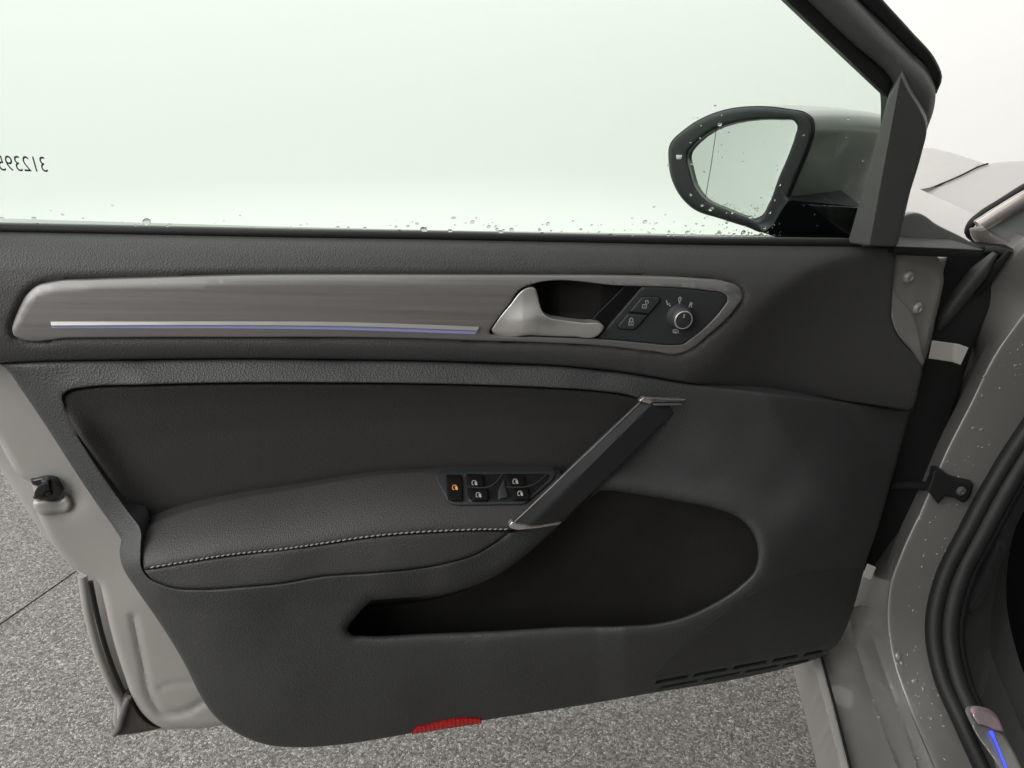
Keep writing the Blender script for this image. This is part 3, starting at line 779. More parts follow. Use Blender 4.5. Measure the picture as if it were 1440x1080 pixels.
for (x0, y0, x1, y1), ic, ma in (((657, 670, 680, 684), (667.5, 679), 'print'), ((662, 688, 686, 704), (673.2, 696), 'print'), ((712, 670, 738, 683.5), (725, 677), 'print'), ((720, 688, 744, 703), (731.8, 694), 'print'), ((628, 671, 650, 704), (640, 685.5), 'amber')):
    bw = lambda x, y: mod_w(x, y)+.0042
    bt = sheet('window_button' if ma == 'print' else 'child_lock_button', [(x0, y0, 1), (x1, y0+.5, 1), (x1+1.5, y1, 1), (x0+2, y1, 1)], bw, M['bowl'], module, 3, edge=(2.5, .002), skirt=.006)
    # third level is the deepest allowed: symbols hang from the module beside their button
    win_icon(module, ic[0], ic[1], M[ma], bw)

# --- lower trim with pocket opening
left_edge = [(-6, 508, 1), (8, 518), (30, 548), (60, 592), (100, 654), (140, 714), (164, 748), (170, 758), (168, 775), (172, 796), (190, 826), (215, 862), (240, 900), (262, 938), (280, 975), (300, 1005), (330, 1029), (370, 1046), (420, 1051), (470, 1048), (580, 1031), (680, 1013), (810, 993), (915, 975), (1040, 954), (1110, 938), (1160, 920), (1178, 905), (1192, 878), (1206, 835), (1216, 797), (1232, 750), (1256, 668), (1280, 580, 1)]
pocket = [(490, 887), (500, 868), (522, 844, 1), (560, 841), (600, 838), (660, 826), (700, 808), (740, 780), (785, 740), (815, 712), (845, 690, 1), (860, 690), (900, 696), (960, 706), (1010, 717), (1044, 732), (1060, 752), (1066, 778), (1061, 802), (1040, 824), (1000, 850), (960, 868), (920, 877), (870, 880), (800, 881), (700, 887), (600, 891), (512, 894), (495, 892)]
big_hole = np.concatenate([crom([(91, 570), (88, 557), (97, 549), (117, 545), (200, 541), (333, 538), (480, 538), (573, 539), (673, 541), (773, 545), (840, 549.5), (885, 556), (903, 562)], False, 5),
                           crom([(930, 585), (865, 655), (795, 728), (735, 746), (715, 750)], False, 5),
                           crom([(700, 762), (672, 779), (633, 792), (589, 800), (533, 806), (450, 812), (400, 821), (340, 827), (285, 830), (246, 828), (226, 822), (208, 812), (200, 800), (198, 775), (198, 745), (180, 719), (140, 662), (110, 615)], False, 5)])
low_f = tps([(0, 512, 3), (50, 526, 8), (100, 524, 10), (200, 507, 2), (480, 507, 2), (700, 512, 2), (850, 522, 2), (930, 534, 2), (100, 546, 15), (200, 540, 19), (400, 537, 20), (600, 539, 20), (800, 546, 18), (890, 557, 13),
             (200, 524, 12), (480, 522, 12), (700, 527, 12), (860, 540, 10),
             (30, 548, 0), (60, 592, 0), (100, 652, 2), (150, 728, 8), (170, 760, 24), (172, 796, 40), (60, 552, 7), (100, 590, 10), (140, 655, 12), (180, 715, 18), (196, 745, 32), (197, 790, 54),
             (190, 824, 46), (220, 830, 60), (285, 834, 71), (400, 826, 73), (533, 812, 73), (633, 800, 70), (700, 775, 60), (724, 752, 57),
             (285, 850, 68), (400, 848, 68), (500, 838, 67), (600, 832, 64), (680, 815, 60), (760, 752, 50),
             (215, 862, 46), (262, 938, 40), (300, 1002, 30), (420, 1049, 20), (580, 1029, 24), (300, 900, 61), (400, 900, 64), (400, 980, 52), (560, 920, 60), (560, 990, 48), (700, 905, 63), (700, 960, 52), (700, 1006, 32),
             (850, 898, 62), (850, 940, 50), (850, 983, 30), (960, 885, 56), (960, 920, 42), (960, 962, 24), (1050, 835, 46), (1060, 880, 30), (1060, 940, 14), (1085, 780, 44), (1130, 800, 24), (1130, 870, 12), (1160, 918, -4), (1200, 840, -12), (1216, 797, -16), (1180, 790, 4),
             (1070, 735, 36), (1000, 703, 31), (900, 682, 27), (1120, 725, 25), (1170, 745, 6), (1230, 748, -36),
             (965, 560, 3), (960, 600, 6), (900, 655, 20), (1000, 640, 12), (1000, 678, 20), (1060, 600, -3), (1080, 655, 6), (1095, 698, 15), (1130, 640, -8), (1180, 600, -20), (1200, 690, -22), (1275, 590, -56), (1245, 690, -50), (1180, 740, 0),
             (1284, 578, -58), (1100, 556, -4)])
ridge_l = crom([(855, 672), (900, 674), (960, 683), (1030, 694), (1090, 708), (1150, 728), (1232, 752)], False, 5)
facet_l = crom([(1078, 560), (1105, 610), (1140, 665), (1175, 712), (1205, 748)], False, 5)
line_l = crom([(213, 862), (300, 860), (400, 854), (480, 848), (520, 843)], False, 5)
FSGN = float(np.sign(side_dist(np.array([[1230., 640.]]), facet_l)[0]))
def low_w(x, y):
    q = np.stack([x, y], 1); w = low_f(x, y)
    s = side_dist(q, ridge_l)              # + below the ridge
    w = w+np.where(x > 840, 7/(1+np.exp(np.clip(-s/4.5, -40, 40)))*np.clip((x-840)/40, 0, 1)*np.clip((1240-x)/150, 0, 1), 0)-0
    f = side_dist(q, facet_l)
    f = f*FSGN; w = w-np.where((y < 765) & (x > 1000), .26*np.clip(f, 0, 90)*np.clip((765-y)/40, 0, 1), 0)
    w = w-.9*np.exp(-(seg_dist(q, line_l, False)/2.2)**2)
    return w*mm
if (low_w(np.array([1240.]), np.array([640.])) > low_w(np.array([1241.]), np.array([640.]))+1)[0]: pass
low_top = seam[(seam[:, 0] > -6)][::-1]+np.array([0, 1.6])
low_poly = np.concatenate([crom(left_edge, False, 5), low_top])
# two rows of vent slots along the lower front edge are openings in the moulding
slots = []
def slot_row(p0, p1, cuts, h):
    p0, p1 = np.array(p0, float), np.array(p1, float)
    for a, b_ in cuts:
        A = p0+(p1-p0)*a; B = p0+(p1-p0)*b_
        slots.append(np.array([A+[-2, h/2], A+[2, -h/2], B+[2, -h/2], B+[-2, h/2]]))
slot_row((922, 960), (1163, 915), [(.0, .2), (.225, .43), (.455, .66), (.685, .84), (.865, .985)], 5.5)
slot_row((925, 968), (1150, 926), [(.02, .26), (.29, .52), (.55, .76), (.79, .95)], 4)
def low_skirt(p):
    if 484 < p[0] < 1072 and p[1] < 897 and inside(np.array([p]), POCKET_BOX)[0]:
        if p[1] > 846 or (p[0] > 1000 and p[1] > 722):
            v = np.array([p[0]-800, 815-p[1]]); v = v/np.linalg.norm(v)
            t = 1.0 if p[1] > 860 else float(np.clip((p[1]-(846 if p[0] < 700 else 722))/25, 0, 1))
            return (-DN*.03)*(1-t)+(-DN*.012+DU*.03*max(v[0], -.3)+ZZ*.03*v[1])*t
    return -DN*.03
POCKET_BOX = np.array([(470., 835.), (640, 832), (700, 800), (860, 680), (1080, 700), (1080, 830), (960, 900), (470, 900)])
lower = sheet('lower_trim', low_poly, low_w, M['hard'], DOOR, 6, holes=[big_hole, crom(pocket, True, 5)]+[crom([tuple(p)+(1,) for p in s_], True, 4) for s_ in slots],
              edge=(6, .005), hedge=[(3, .002), (15, .011)]+[(1.2, .0008)]*len(slots), skirt=.03, skirt_fn=low_skirt, feat=[facet_l, ridge_l])
for s_ in slots:
    c = s_.mean(0); big = c+(s_-c)*np.array([1.12, 1.5])
    sheet('vent_slot', crom([tuple(p)+(1,) for p in big], True, 4), lambda x, y: low_w(x, y)-.007, M['dark'], lower, 4, edge=(.5, .0002), skirt=0)
# pocket liner: a tray behind the opening
pk = crom(pocket, True, 6); pk_big = inset(pk, 0); cpk = np.array([800., 815.])
pk_big = cpk+(pk-cpk)*np.array([1.07, 1.28])
pk_big[:, 1] = np.where((pk_big[:, 0] > 830) & (pk_big[:, 1] < 700), np.maximum(pk_big[:, 1], 676), pk_big[:, 1])
liner_f = tps([(480, 870, 0), (600, 870, -8), (800, 850, -18), (950, 800, -16), (1060, 760, 0), (900, 700, 0), (800, 740, -8), (1000, 720, 2), (1050, 830, 0), (700, 830, -14)])
sheet('pocket_liner', pk_big, lambda x, y: liner_f(x, y)*mm, M['felt'], lower, 8, edge=(10, .008), skirt=0)
# speaker field
spk = [(1214, 799, 1), (1180, 799), (1130, 805), (1080, 822), (1040, 845), (1000, 874), (960, 907), (928, 938), (912, 955, 1), (960, 947), (1040, 932), (1110, 919), (1160, 907, 1), (1178, 893), (1190, 868), (1203, 833)]
sheet('speaker_grille', spk, lambda x, y: low_w(x, y)+.0012, M['rib'], lower, 6, edge=(3, .0012), skirt=.003)
# red reflector
refl = [(579, 1033, 1), (586, 1024), (600, 1020.5), (667, 1011.5), (677, 1013), (677, 1017.5, 1), (630, 1024.6)]
sheet('reflector', refl, lambda x, y: low_w(x, y)+.0035, M['red'], lower, 3, edge=(2, .001), skirt=.006)

# --- pull handle
ph_out = [(899, 564, 1), (918, 567), (960, 570, 1), (927, 602), (859, 668), (792, 732, 1), (740, 741), (722, 734, 1), (760, 697), (830, 629)]
fac = np.array([(917., 568.), (749., 736.)])
def ph_w(x, y):
    q = np.stack([x, y], 1); t = np.clip((y-565)/170, 0, 1)
    base = 17+44*np.sin(np.clip(t, 0, 1)*math.pi*.5)
    s = -side_dist(q, fac)                # + on the right of the facet line
    s = np.where((x-917)+(y-568)*(168/168.) > 0, np.abs(s), -np.abs(s))
    return (base-np.maximum(s, 0)*.5-np.maximum(-s, 0)*.10-.02*np.abs(s))*mm
pull = sheet('pull_handle', ph_out, ph_w, plastic('handle_plastic', (.036, .035, .036), .42, 900, .1, .35, .05), DOOR, 4, edge=(2, .0015), skirt=.032, back=-DN*.72+DU*.7, feat=[[(917, 568), (833, 652), (749, 736)]])
edge_l = np.array([(899.5, 565.), (860, 603), (800, 660), (750, 708), (723, 733)])
tube('chrome_edge', PD(edge_l[:, 0]+1.2, edge_l[:, 1]+.5, ph_w(edge_l[:, 0]+3, edge_l[:, 1]+1)+.0004), .0006, M['alu'], pull, 8)
sheet('chrome_cap', [(898.5, 564, 1), (905, 559, 1), (918, 560), (965, 561.8, 1), (964.5, 564.4, 1), (918, 565, 1), (914, 568.2, 1)], lambda x, y: ph_w(x, y)*0+.0195-np.maximum(x-917, 0)*.00030, M['chrome'], pull, 2.0, edge=(1.2, .0007), skirt=.004)
sheet('chrome_inlay', [(918, 568.0, 1), (961, 567.6, 1), (958, 570, 1), (920, 570.2, 1)], lambda x, y: .0190-np.maximum(x-917, 0)*.00030, M['satin'], pull, 2.5, edge=(.6, .0004), skirt=.003)
sheet('chrome_cap', [(716, 740.5), (720, 733.5, 1), (731, 737.6), (745, 739.2), (791, 732.8, 1), (786, 738, 1), (742, 744.2), (724, 744.5)], lambda x, y: .0635-np.maximum(x-740, 0)*.00035, M['chrome'], pull, 2.0, edge=(1.5, .0012), skirt=.006)

# --- door stickers and hinge bolts on the shell flange
def bolt(px, py, w, r, parent):
    c0 = PD(px, py, w); V, Fc = [], []; n = 20
    ax = DN*.9+DU*.25-ZZ*.1; ax /= np.linalg.norm(ax); a = np.cross(ax, ZZ); a /= np.linalg.norm(a); b_ = np.cross(ax, a)
    prof = [(1.0, 0), (1.0, .25), (.85, .5), (.62, .62), (.5, .62), (.46, .35), (0.001, .32)]
    for rr, h in prof:
        for k in range(n): V.append(c0+r*rr*(a*math.cos(2*math.pi*k/n)+b_*math.sin(2*math.pi*k/n))+ax*h*r)
    for j in range(len(prof)-1):
        for k in range(n): Fc.append((j*n+k, j*n+(k+1) % n, (j+1)*n+(k+1) % n, (j+1)*n+k))
    me = mesh_obj('hinge_bolt', V, Fc, M['paint'], parent, True, 35)
    bm = bmesh.new(); bm.from_mesh(me.data); bmesh.ops.recalc_face_normals(bm, faces=bm.faces); bm.to_mesh(me.data); bm.free()
bolt(1276.5, 389, float(shell_w(np.array([1276.5]), np.array([389.]))[0])+.001, .0078, shell)
bolt(1289, 433, float(shell_w(np.array([1289.]), np.array([433.]))[0])+.001, .0076, shell)
sheet('shell_lip', [(1255, 404), (1262, 416), (1277, 434), (1286, 450), (1292, 470), (1297, 497), (1299, 512), (1280, 492), (1262, 470), (1254, 448)], lambda x, y: (-34-.75*(x-1255))*mm, M['paint'], shell, 4, edge=(3, .003), skirt=.01)
# outer door shoulder seen past the frame
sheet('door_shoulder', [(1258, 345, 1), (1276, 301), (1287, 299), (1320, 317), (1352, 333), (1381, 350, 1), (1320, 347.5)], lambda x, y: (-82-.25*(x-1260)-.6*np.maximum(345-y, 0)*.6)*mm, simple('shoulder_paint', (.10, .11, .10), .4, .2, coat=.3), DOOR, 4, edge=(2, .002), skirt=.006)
sheet('shoulder_seal', [(1258, 345.8, 1), (1320, 348), (1383, 351, 1), (1373, 363, 1), (1320, 361), (1258, 358.5, 1)], lambda x, y: (-8-.3*(x-1260))*mm, M['rubber'], DOOR, 4, edge=(2, .002), skirt=.06)

# --- window glass, frame, sail
gl_out = [(-140, 340, 1), (1250, 352, 1), (1262, 120, 1), (1100, -20), (900, -200), (760, -300), (560, -370), (200, -390), (-140, -380, 1)]
glass = sheet('window_glass', gl_out, const(0.), M['glass'], DOOR, 60, edge=(4, .0002), skirt=0, P=on_plane_off, sp=40)
bar_in = [(560, -390), (760, -318), (900, -192), (1000, -100), (1104, 0), (1180, 72), (1250, 138)]
bi = crom(bar_in, False, 10)
def band(name, inner, outer, wf, mat, parent, edge, skirt):
    i_, o_ = crom(inner, False, 8), crom(outer, False, 8)
    return sheet(name, np.concatenate([i_, o_[::-1]]), wf, mat, parent, 7, edge=edge, skirt=skirt, P=on_plane_off, back=-WN)
run = band('glass_run_seal', bar_in, [(580, -440), (790, -355), (935, -215), (1035, -105), (1140, 0), (1200, 60), (1258, 112)], const(.012), M['rubber'], DOOR, (6, .004), .014)
frame = band('window_frame', [(575, -430), (780, -345), (925, -210), (1028, -105), (1132, 0), (1195, 60), (1255, 118), (1262, 200), (1250, 347)],
             [(600, -520), (820, -430), (980, -240), (1090, -120), (1205, 0), (1245, 42), (1280, 77), (1304, 101), (1315, 124), (1314, 150), (1303, 184), (1285, 250), (1262, 347)], lambda x, y: .026+0*x, M['smooth'], DOOR, (30, .02), .03)
band('frame_seal', [(605, -522), (825, -432), (985, -242), (1095, -122), (1200, -6), (1250, 42), (1284, 76), (1306, 99), (1316, 125)],
     [(625, -560), (850, -470), (1020, -270), (1130, -140), (1242, 0), (1282, 44), (1317, 86), (1325, 108), (1317, 132)], const(.004), M['rubber'], frame, (5, .005), .03)
sail_fac = np.array([(1267., 104.), (1222, 350)])
def sail_w(x, y):
    q = np.stack([x, y], 1); s = np.abs(side_dist(q, sail_fac)); r = x > np.interp(y, [104, 350], [1267, 1222])
    return (44-np.where(r, s*.10, s*.85))*mm
sail_out = [(1267, 105, 1), (1249, 137, 1), (1236, 185), (1222, 235), (1207, 290), (1192, 342, 1), (1225, 346), (1260, 347, 1), (1275, 287), (1297, 212), (1303, 184), (1302, 172), (1294, 153), (1280, 130)]
sheet('mirror_sail_cover', sail_out, sail_w, M['smooth'], DOOR, 3, edge=(2.5, .003), skirt=.045, P=on_plane_off, back=-WN*.8+DU*.6, feat=[[(1267, 106), (1244, 228), (1222, 348)]])

# --- number on the glass, seen from behind, and rain drops
gp = lambda x, y, w=-.0012: on_plane_off(np.array(float(x)), np.array(float(y)), np.array(w))
WU = gp(70, 232)-gp(0, 232); WU /= np.linalg.norm(WU); WV = np.cross(WN, WU); WV = WV*np.sign(WV[2])
rot_ = math.radians(2.0)
U2 = -(WU*math.cos(rot_)-WV*math.sin(rot_)); V2 = WV*math.cos(rot_)+WU*math.sin(rot_)
text_on('number_sticker', '312395', 0, 0, 0.0137, M['ink'], glass, gp(31.5, 231.5), U2*.66, V2, off=0, bold=-.004, shear=0)

def drops(name, pts, parent, pos, nrm, mat, stretch=(1., 1.)):
    V, Fc = [], []; n = 10
    for x, y, r, asp in pts:
        c, nn = pos(x, y), nrm(x, y); r = r*(.8 if name == 'water_drops' and parent is glass else 1)
        a = np.cross(nn, ZZ); a /= np.linalg.norm(a); b_ = np.cross(a, nn); k = len(V)
        ph = random.random()*6; ecc = random.uniform(.1, .25)
        for rr, h in ((1, 0), (.94, .3), (.72, .62), (.38, .82)):
            for t in range(n):
                th = 2*math.pi*t/n; q = r*rr*(1+ecc*math.sin(2*th+ph))
                V.append(c+a*q*math.cos(th)*asp+b_*q*math.sin(th)+nn*h*r*.55)
        V.append(c+nn*r*.5)
        for j in range(3):
            for t in range(n): Fc.append((k+j*n+t, k+j*n+(t+1) % n, k+j*n+n+(t+1) % n, k+j*n+n+t))
        for t in range(n): Fc.append((k+3*n+t, k+3*n+(t+1) % n, k+4*n))
        Fc.append(tuple(k+t for t in range(n))[::-1])
    o = mesh_obj(name, V, Fc, mat, parent, True, 80, kind='stuff')
    bm = bmesh.new(); bm.from_mesh(o.data); bmesh.ops.recalc_face_normals(bm, faces=bm.faces); bm.to_mesh(o.data); bm.free()
    return o
dp = [(206, 312, .0042, 1.2), (596, 323, .0036, 1.2), (704, 326, .0028, 1.1), (762, 329, .0024, 1.2), (858, 331, .0026, 1.3), (475, 320, .0018, 1.4), (513, 321, .0016, 1.5), (557, 319, .0016, 1.3), (1045, 327, .0032, 1.1), (1032, 330, .0026, 1), (1053, 328, .0022, .8),
      (48, 307, .0016, 1.6), (88, 302, .0012, 1.6), (3, 307, .0014, 1.6), (1012, 175, .0026, 1), (940, 232, .0018, .8), (1089, 281, .0018, .8), (1097, 260, .0016, .8), (1055, 305, .0024, 1), (1030, 299, .0018, 1), (1000, 294, .0028, 1.1), (987, 289, .002, 1), (971, 274, .0018, .8), (1083, 299, .0018, .8), (1075, 320, .0022, 1), (1093, 240, .0014, .6), (1130, 190, .0014, .8), (1006, 149, .0014, 1.5), (1193, 167, .0014, 1.4), (1214, 226, .0016, 1.1)]
for _ in range(95):
    x = 720+abs(random.gauss(0, 1))*0+random.random()**.6*380; y = 332-abs(random.gauss(0, 17)) + (x-720)*.02
    dp.append((x, min(y, 331), random.uniform(.0006, .0015), random.uniform(.9, 1.8)))
for _ in range(26):
    x = random.uniform(560, 1110); dp.append((x, 330-abs(random.gauss(0, 10)), random.uniform(.0015, .0026), random.uniform(.8, 1.5)))
for _ in range(40):
    dp.append((random.uniform(30, 720), 312-abs(random.gauss(0, 9))+8, random.uniform(.0005, .0011), random.uniform(1, 1.8)))
for _ in range(40):
    dp.append((random.uniform(965, 1210), random.uniform(160, 332), random.uniform(.0005, .0013), random.uniform(.6, 1.4)))
drops('water_drops', dp, glass, lambda x, y: gp(x, y, -.0006), lambda x, y: -WN, M['water'])

# --- side mirror
MN = np.array([-.60, -.80, .11]); MN /= np.linalg.norm(MN)
MO = on_plane(np.array(1109.), np.array(240.), WO-WN*.05, WN)
MU = np.cross(ZZ, MN); MU /= np.linalg.norm(MU); MV = np.cross(MN, MU)
def PM(px, py, w):
    d = rays(px, py); w = np.asarray(w, float); t = (w-np.dot(CAM-MO, MN))/(d@MN); return CAM+t[..., None]*d
ring_out = [(942, 206), (941, 224), (946, 253), (958, 276), (974, 292), (1014, 307), (1052, 319), (1072, 326), (1092, 318), (1109, 279), (1125, 241), (1140, 203), (1145, 182), (1142, 167), (1132, 159), (1109, 154), (1062, 150), (1026, 153.5), (998, 162), (965, 181)]
mg_out = [(968, 214), (977, 203), (998, 186), (1026, 174.5), (1062, 168.5), (1097, 168), (1117, 170.5), (1121, 177), (1118, 191), (1109, 217), (1095, 250), (1081, 288), (1071, 307), (1066, 310.5), (1052, 306), (1019, 293), (993, 281), (979, 265), (971, 241)]
mir = sheet('side_mirror', ring_out, const(0.), simple('mirror_surround', (.022, .022, .024), .42, spec=.35), DOOR, 5, holes=[mg_out], edge=(6, .006), hedge=[(4, .004)], skirt=.02, P=PM, back=-MN)
mg = sheet('mirror_glass', [tuple(((np.array(p)-[1045, 238])*1.03+[1045, 238])) for p in mg_out], const(-.009), M['mirror'], mir, 8, edge=(2, .0006), skirt=.002, P=PM, back=-MN)
strokes('mirror_line', [[(1007, 182), (1000, 230), (992, 277)]], .5, -.0083, M['matte'], mir, P=PM)
sheet('indicator_lamp', [(951, 218, 1), (959, 218, 1), (958, 224, 1), (951, 224, 1)], const(.0012), simple('lamp_lens', (.75, .75, .68), .25), mir, 3, edge=(1, .0005), skirt=.003, P=PM, back=-MN)
# painted cap lofted from the surround towards the front of the car
ro = crom(ring_out, True, 5); rp = PM(ro[:, 0], ro[:, 1], np.full(len(ro), -.006))
cc = rp.mean(0)
FD = DU*.92-DN*.38; FD /= np.linalg.norm(FD)
V, Fc = [], []; ns = 12; nr = len(rp)
for j in range(ns+1):
    t = j/ns; a = t*math.pi/2
    s = 1.012 if j == 0 else (max(math.cos(a*.985), .02))**.55*1.02
    cj = cc+FD*.25*math.sin(a)+ZZ*(-.004*t)
    for p in rp: V.append(cj+(p-cc)*s)
for j in range(ns):
    for k in range(nr): Fc.append((j*nr+k, j*nr+(k+1) % nr, (j+1)*nr+(k+1) % nr, (j+1)*nr+k))
Fc.append(tuple(ns*nr+k for k in range(nr)))
cap = mesh_obj('mirror_cap', V, Fc, paint('mirror_paint', (.46, .46, .43), .4, .4, .2), mir, True, 60)
bm = bmesh.new(); bm.from_mesh(cap.data); bmesh.ops.recalc_face_normals(bm, faces=bm.faces); bm.to_mesh(cap.data); bm.free()
# foot between mirror and door
sheet('mirror_foot', [(1072, 327, 1), (1086, 316), (1098, 296), (1109, 280, 1), (1150, 284), (1215, 291, 1), (1212, 345, 1), (1150, 345), (1122, 341), (1090, 333)], const(-.03), simple('foot_plastic', (.016, .017, .022), .45, spec=.25), mir, 5, edge=(2, .0015), skirt=.05, P=on_plane_off, back=-WN)
sheet('sail_outer', [(1135, 287, 1), (1215, 292, 1), (1212, 342, 1), (1192, 330)], const(-.027), simple('sail_gloss', (.05, .055, .055), .18, coat=.6), mir, 5, edge=(2, .002), skirt=.004, P=on_plane_off, back=-WN)

# ------------------------------------------------------------------ the car body
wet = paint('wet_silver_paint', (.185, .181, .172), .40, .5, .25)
ridge = [(1450, 425), (1397, 500), (1365, 565), (1330, 634), (1298, 709), (1266, 779), (1251, 822), (1247, 865), (1254, 925), (1273, 985), (1313, 1080), (1395, 1275)]
strip_f = tps([(1450, 425, .895), (1397, 500, .886), (1330, 634, .864), (1266, 779, .828), (1247, 865, .800), (1273, 985, .726), (1313, 1080, .640), (1395, 1275, .487),
               (1580, 400, .905), (1455, 565, .884), (1366, 735, .845), (1315, 880, .798), (1326, 950, .750), (1382, 1080, .646), (1464, 1275, .492)])
right_ = [(1468, 1275), (1386, 1080), (1356, 1015), (1328, 950), (1317, 880), (1330, 810), (1368, 735), (1418, 655), (1456, 565), (1580, 390)]
def jamb_y(x, y): return strip_f(x, y)
# hinge side of the pillar: turns away into the door gap
hs_f = tps([(1600, 250, .90), (1440, 350, .905), (1421, 372, .93), (1448, 428, .897), (1405, 440, .94), (1345, 465, 1.02), (1397, 502, .892), (1372, 510, .98), (1330, 560, 1.03), (1365, 567, .882), (1340, 600, .96), (1330, 636, .868), (1300, 650, 1.0), (1298, 711, .849),
            (1268, 720, .98), (1266, 781, .832), (1240, 780, .92), (1250, 824, .818), (1222, 830, .88), (1247, 867, .803), (1240, 640, 1.07), (1180, 800, 1.0), (1190, 860, .90), (1150, 905, .89), (1250, 905, .792)])
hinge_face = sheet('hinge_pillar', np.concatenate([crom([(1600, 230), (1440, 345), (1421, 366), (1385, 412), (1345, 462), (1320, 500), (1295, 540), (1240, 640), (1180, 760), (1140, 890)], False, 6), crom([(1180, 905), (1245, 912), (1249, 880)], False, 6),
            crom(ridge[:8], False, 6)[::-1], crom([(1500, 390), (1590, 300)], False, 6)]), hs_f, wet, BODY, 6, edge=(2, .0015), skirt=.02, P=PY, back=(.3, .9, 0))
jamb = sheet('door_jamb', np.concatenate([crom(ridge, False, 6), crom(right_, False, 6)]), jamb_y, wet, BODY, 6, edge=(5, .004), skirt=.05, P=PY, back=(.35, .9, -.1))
rg = [crom(p, False, 6) for p in ([(1196, 880), (1220, 960), (1243, 1030), (1262, 1080), (1330, 1275)], [(1222, 880), (1246, 950), (1270, 1020), (1290, 1080), (1362, 1275)])]
sill_f = tps([(1150, 900, .885), (1170, 985, .778), (1196, 1080, .655), (1250, 1275, .482), (1200, 960, .803), (1225, 1080, .650), (1249, 880, .797), (1256, 930, .768), (1275, 985, .728), (1315, 1080, .641), (1397, 1275, .487), (1200, 880, .868)])
def sill_y(x, y):
    q = np.stack([x, y], 1); w = sill_f(x, y)
    for r, k in zip(rg, (.0036, .0030)):
        d = side_dist(q, r); w = w-k*np.exp(-np.abs(d)/4.5)
    return w-.0008
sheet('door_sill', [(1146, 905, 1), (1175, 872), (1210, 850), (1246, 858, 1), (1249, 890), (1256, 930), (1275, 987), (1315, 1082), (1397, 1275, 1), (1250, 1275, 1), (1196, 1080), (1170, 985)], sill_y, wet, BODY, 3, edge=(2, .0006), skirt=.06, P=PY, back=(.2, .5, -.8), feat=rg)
# sill skirt: light strip, groove
sk_a = crom([(1128, 880), (1142, 929), (1158, 985), (1182, 1080), (1232, 1270)], False, 10)
sk_b = crom([(1142, 880), (1154, 926), (1170, 985), (1194, 1080), (1246, 1270)], False, 10)
skf = tps([(1130, 900, .88), (1158, 985, .775), (1182, 1080, .652), (1232, 1270, .48), (1154, 926, .845), (1194, 1080, .65), (1246, 1270, .476)])
sheet('sill_skirt', np.concatenate([sk_a, sk_b[::-1]]), lambda x, y: skf(x, y)-.012, M['paint'], BODY, 5, edge=(2, .002), skirt=.12, P=PY, back=(.1, .3, -.9))
tube('sill_gap', PY(sk_b[:, 0]+1.5, sk_b[:, 1], skf(sk_b[:, 0], sk_b[:, 1])-.008), .0024, M['rubber'], BODY, 8)

# weather seal: two ribs of rubber along the opening
seal_c = [(1620, 330), (1530, 460), (1455, 580), (1402, 662), (1358, 742), (1321, 818), (1309, 880), (1320, 950), (1348, 1015), (1380, 1085), (1460, 1260)]
for dx, r, yo in ((4, .0105, .0), (26, .0115, -.004), (41, .006, .008)):
    c = crom([(p[0]+dx*(1 if p[1] < 1000 else 1), p[1]+dx*.15) for p in seal_c], False, 8)
    yy = tps([(1620, 330, .86), (1455, 580, .845), (1358, 742, .815), (1309, 880, .775), (1348, 1015, .69), (1380, 1085, .635), (1460, 1260, .5)])(c[:, 0]-dx, c[:, 1])
    tube('door_seal', PY(c[:, 0], c[:, 1], yy-.012+yo), r, M['rubber'], BODY, 12)

# kick panel, footwell
kick_out = [(1640, 300, 1), (1560, 440), (1490, 560), (1440, 650), (1395, 730), (1362, 800), (1348, 870), (1355, 940), (1376, 1000), (1400, 1060), (1470, 1270, 1), (1520, 1270, 1), (1440, 1060), (1412, 980), (1396, 900), (1398, 840), (1416, 770), (1450, 700), (1560, 540), (1700, 330, 1)]
kick_f = tps([(1560, 440, .90), (1440, 650, .855), (1362, 800, .82), (1348, 870, .80), (1376, 1000, .725), (1470, 1270, .50), (1450, 700, .90), (1396, 870, .86), (1412, 980, .80), (1520, 1270, .53), (1700, 330, .95)])
sheet('kick_panel', kick_out, kick_f, M['kick'], BODY, 6, edge=(6, .006), skirt=.12, P=PY, back=(.6, .7, 0))
foot_out = [(1330, 840), (1380, 700), (1440, 600, 1), (1750, 250, 1), (1750, 1290, 1), (1400, 1290, 1), (1370, 1060), (1340, 950)]
ff = tps([(1340, 850, 1.0), (1440, 600, 1.1), (1400, 960, .98), (1750, 300, 1.3), (1750, 1290, .75), (1420, 1290, .62), (1480, 850, 1.1), (1440, 1080, .82)])
sheet('footwell_carpet', foot_out, ff, M['carpet'], BODY, 10, edge=(6, .006), skirt=.02, P=PY)
sheet('kick_rib', [(1405, 768, 1), (1417, 768, 1), (1418, 774, 1), (1379, 856, 1), (1366, 860, 1), (1363, 856, 1)], lambda x, y: kick_f(x, y)-.024, M['hard'], BODY, 4, edge=(4, .003), skirt=.014, P=PY)
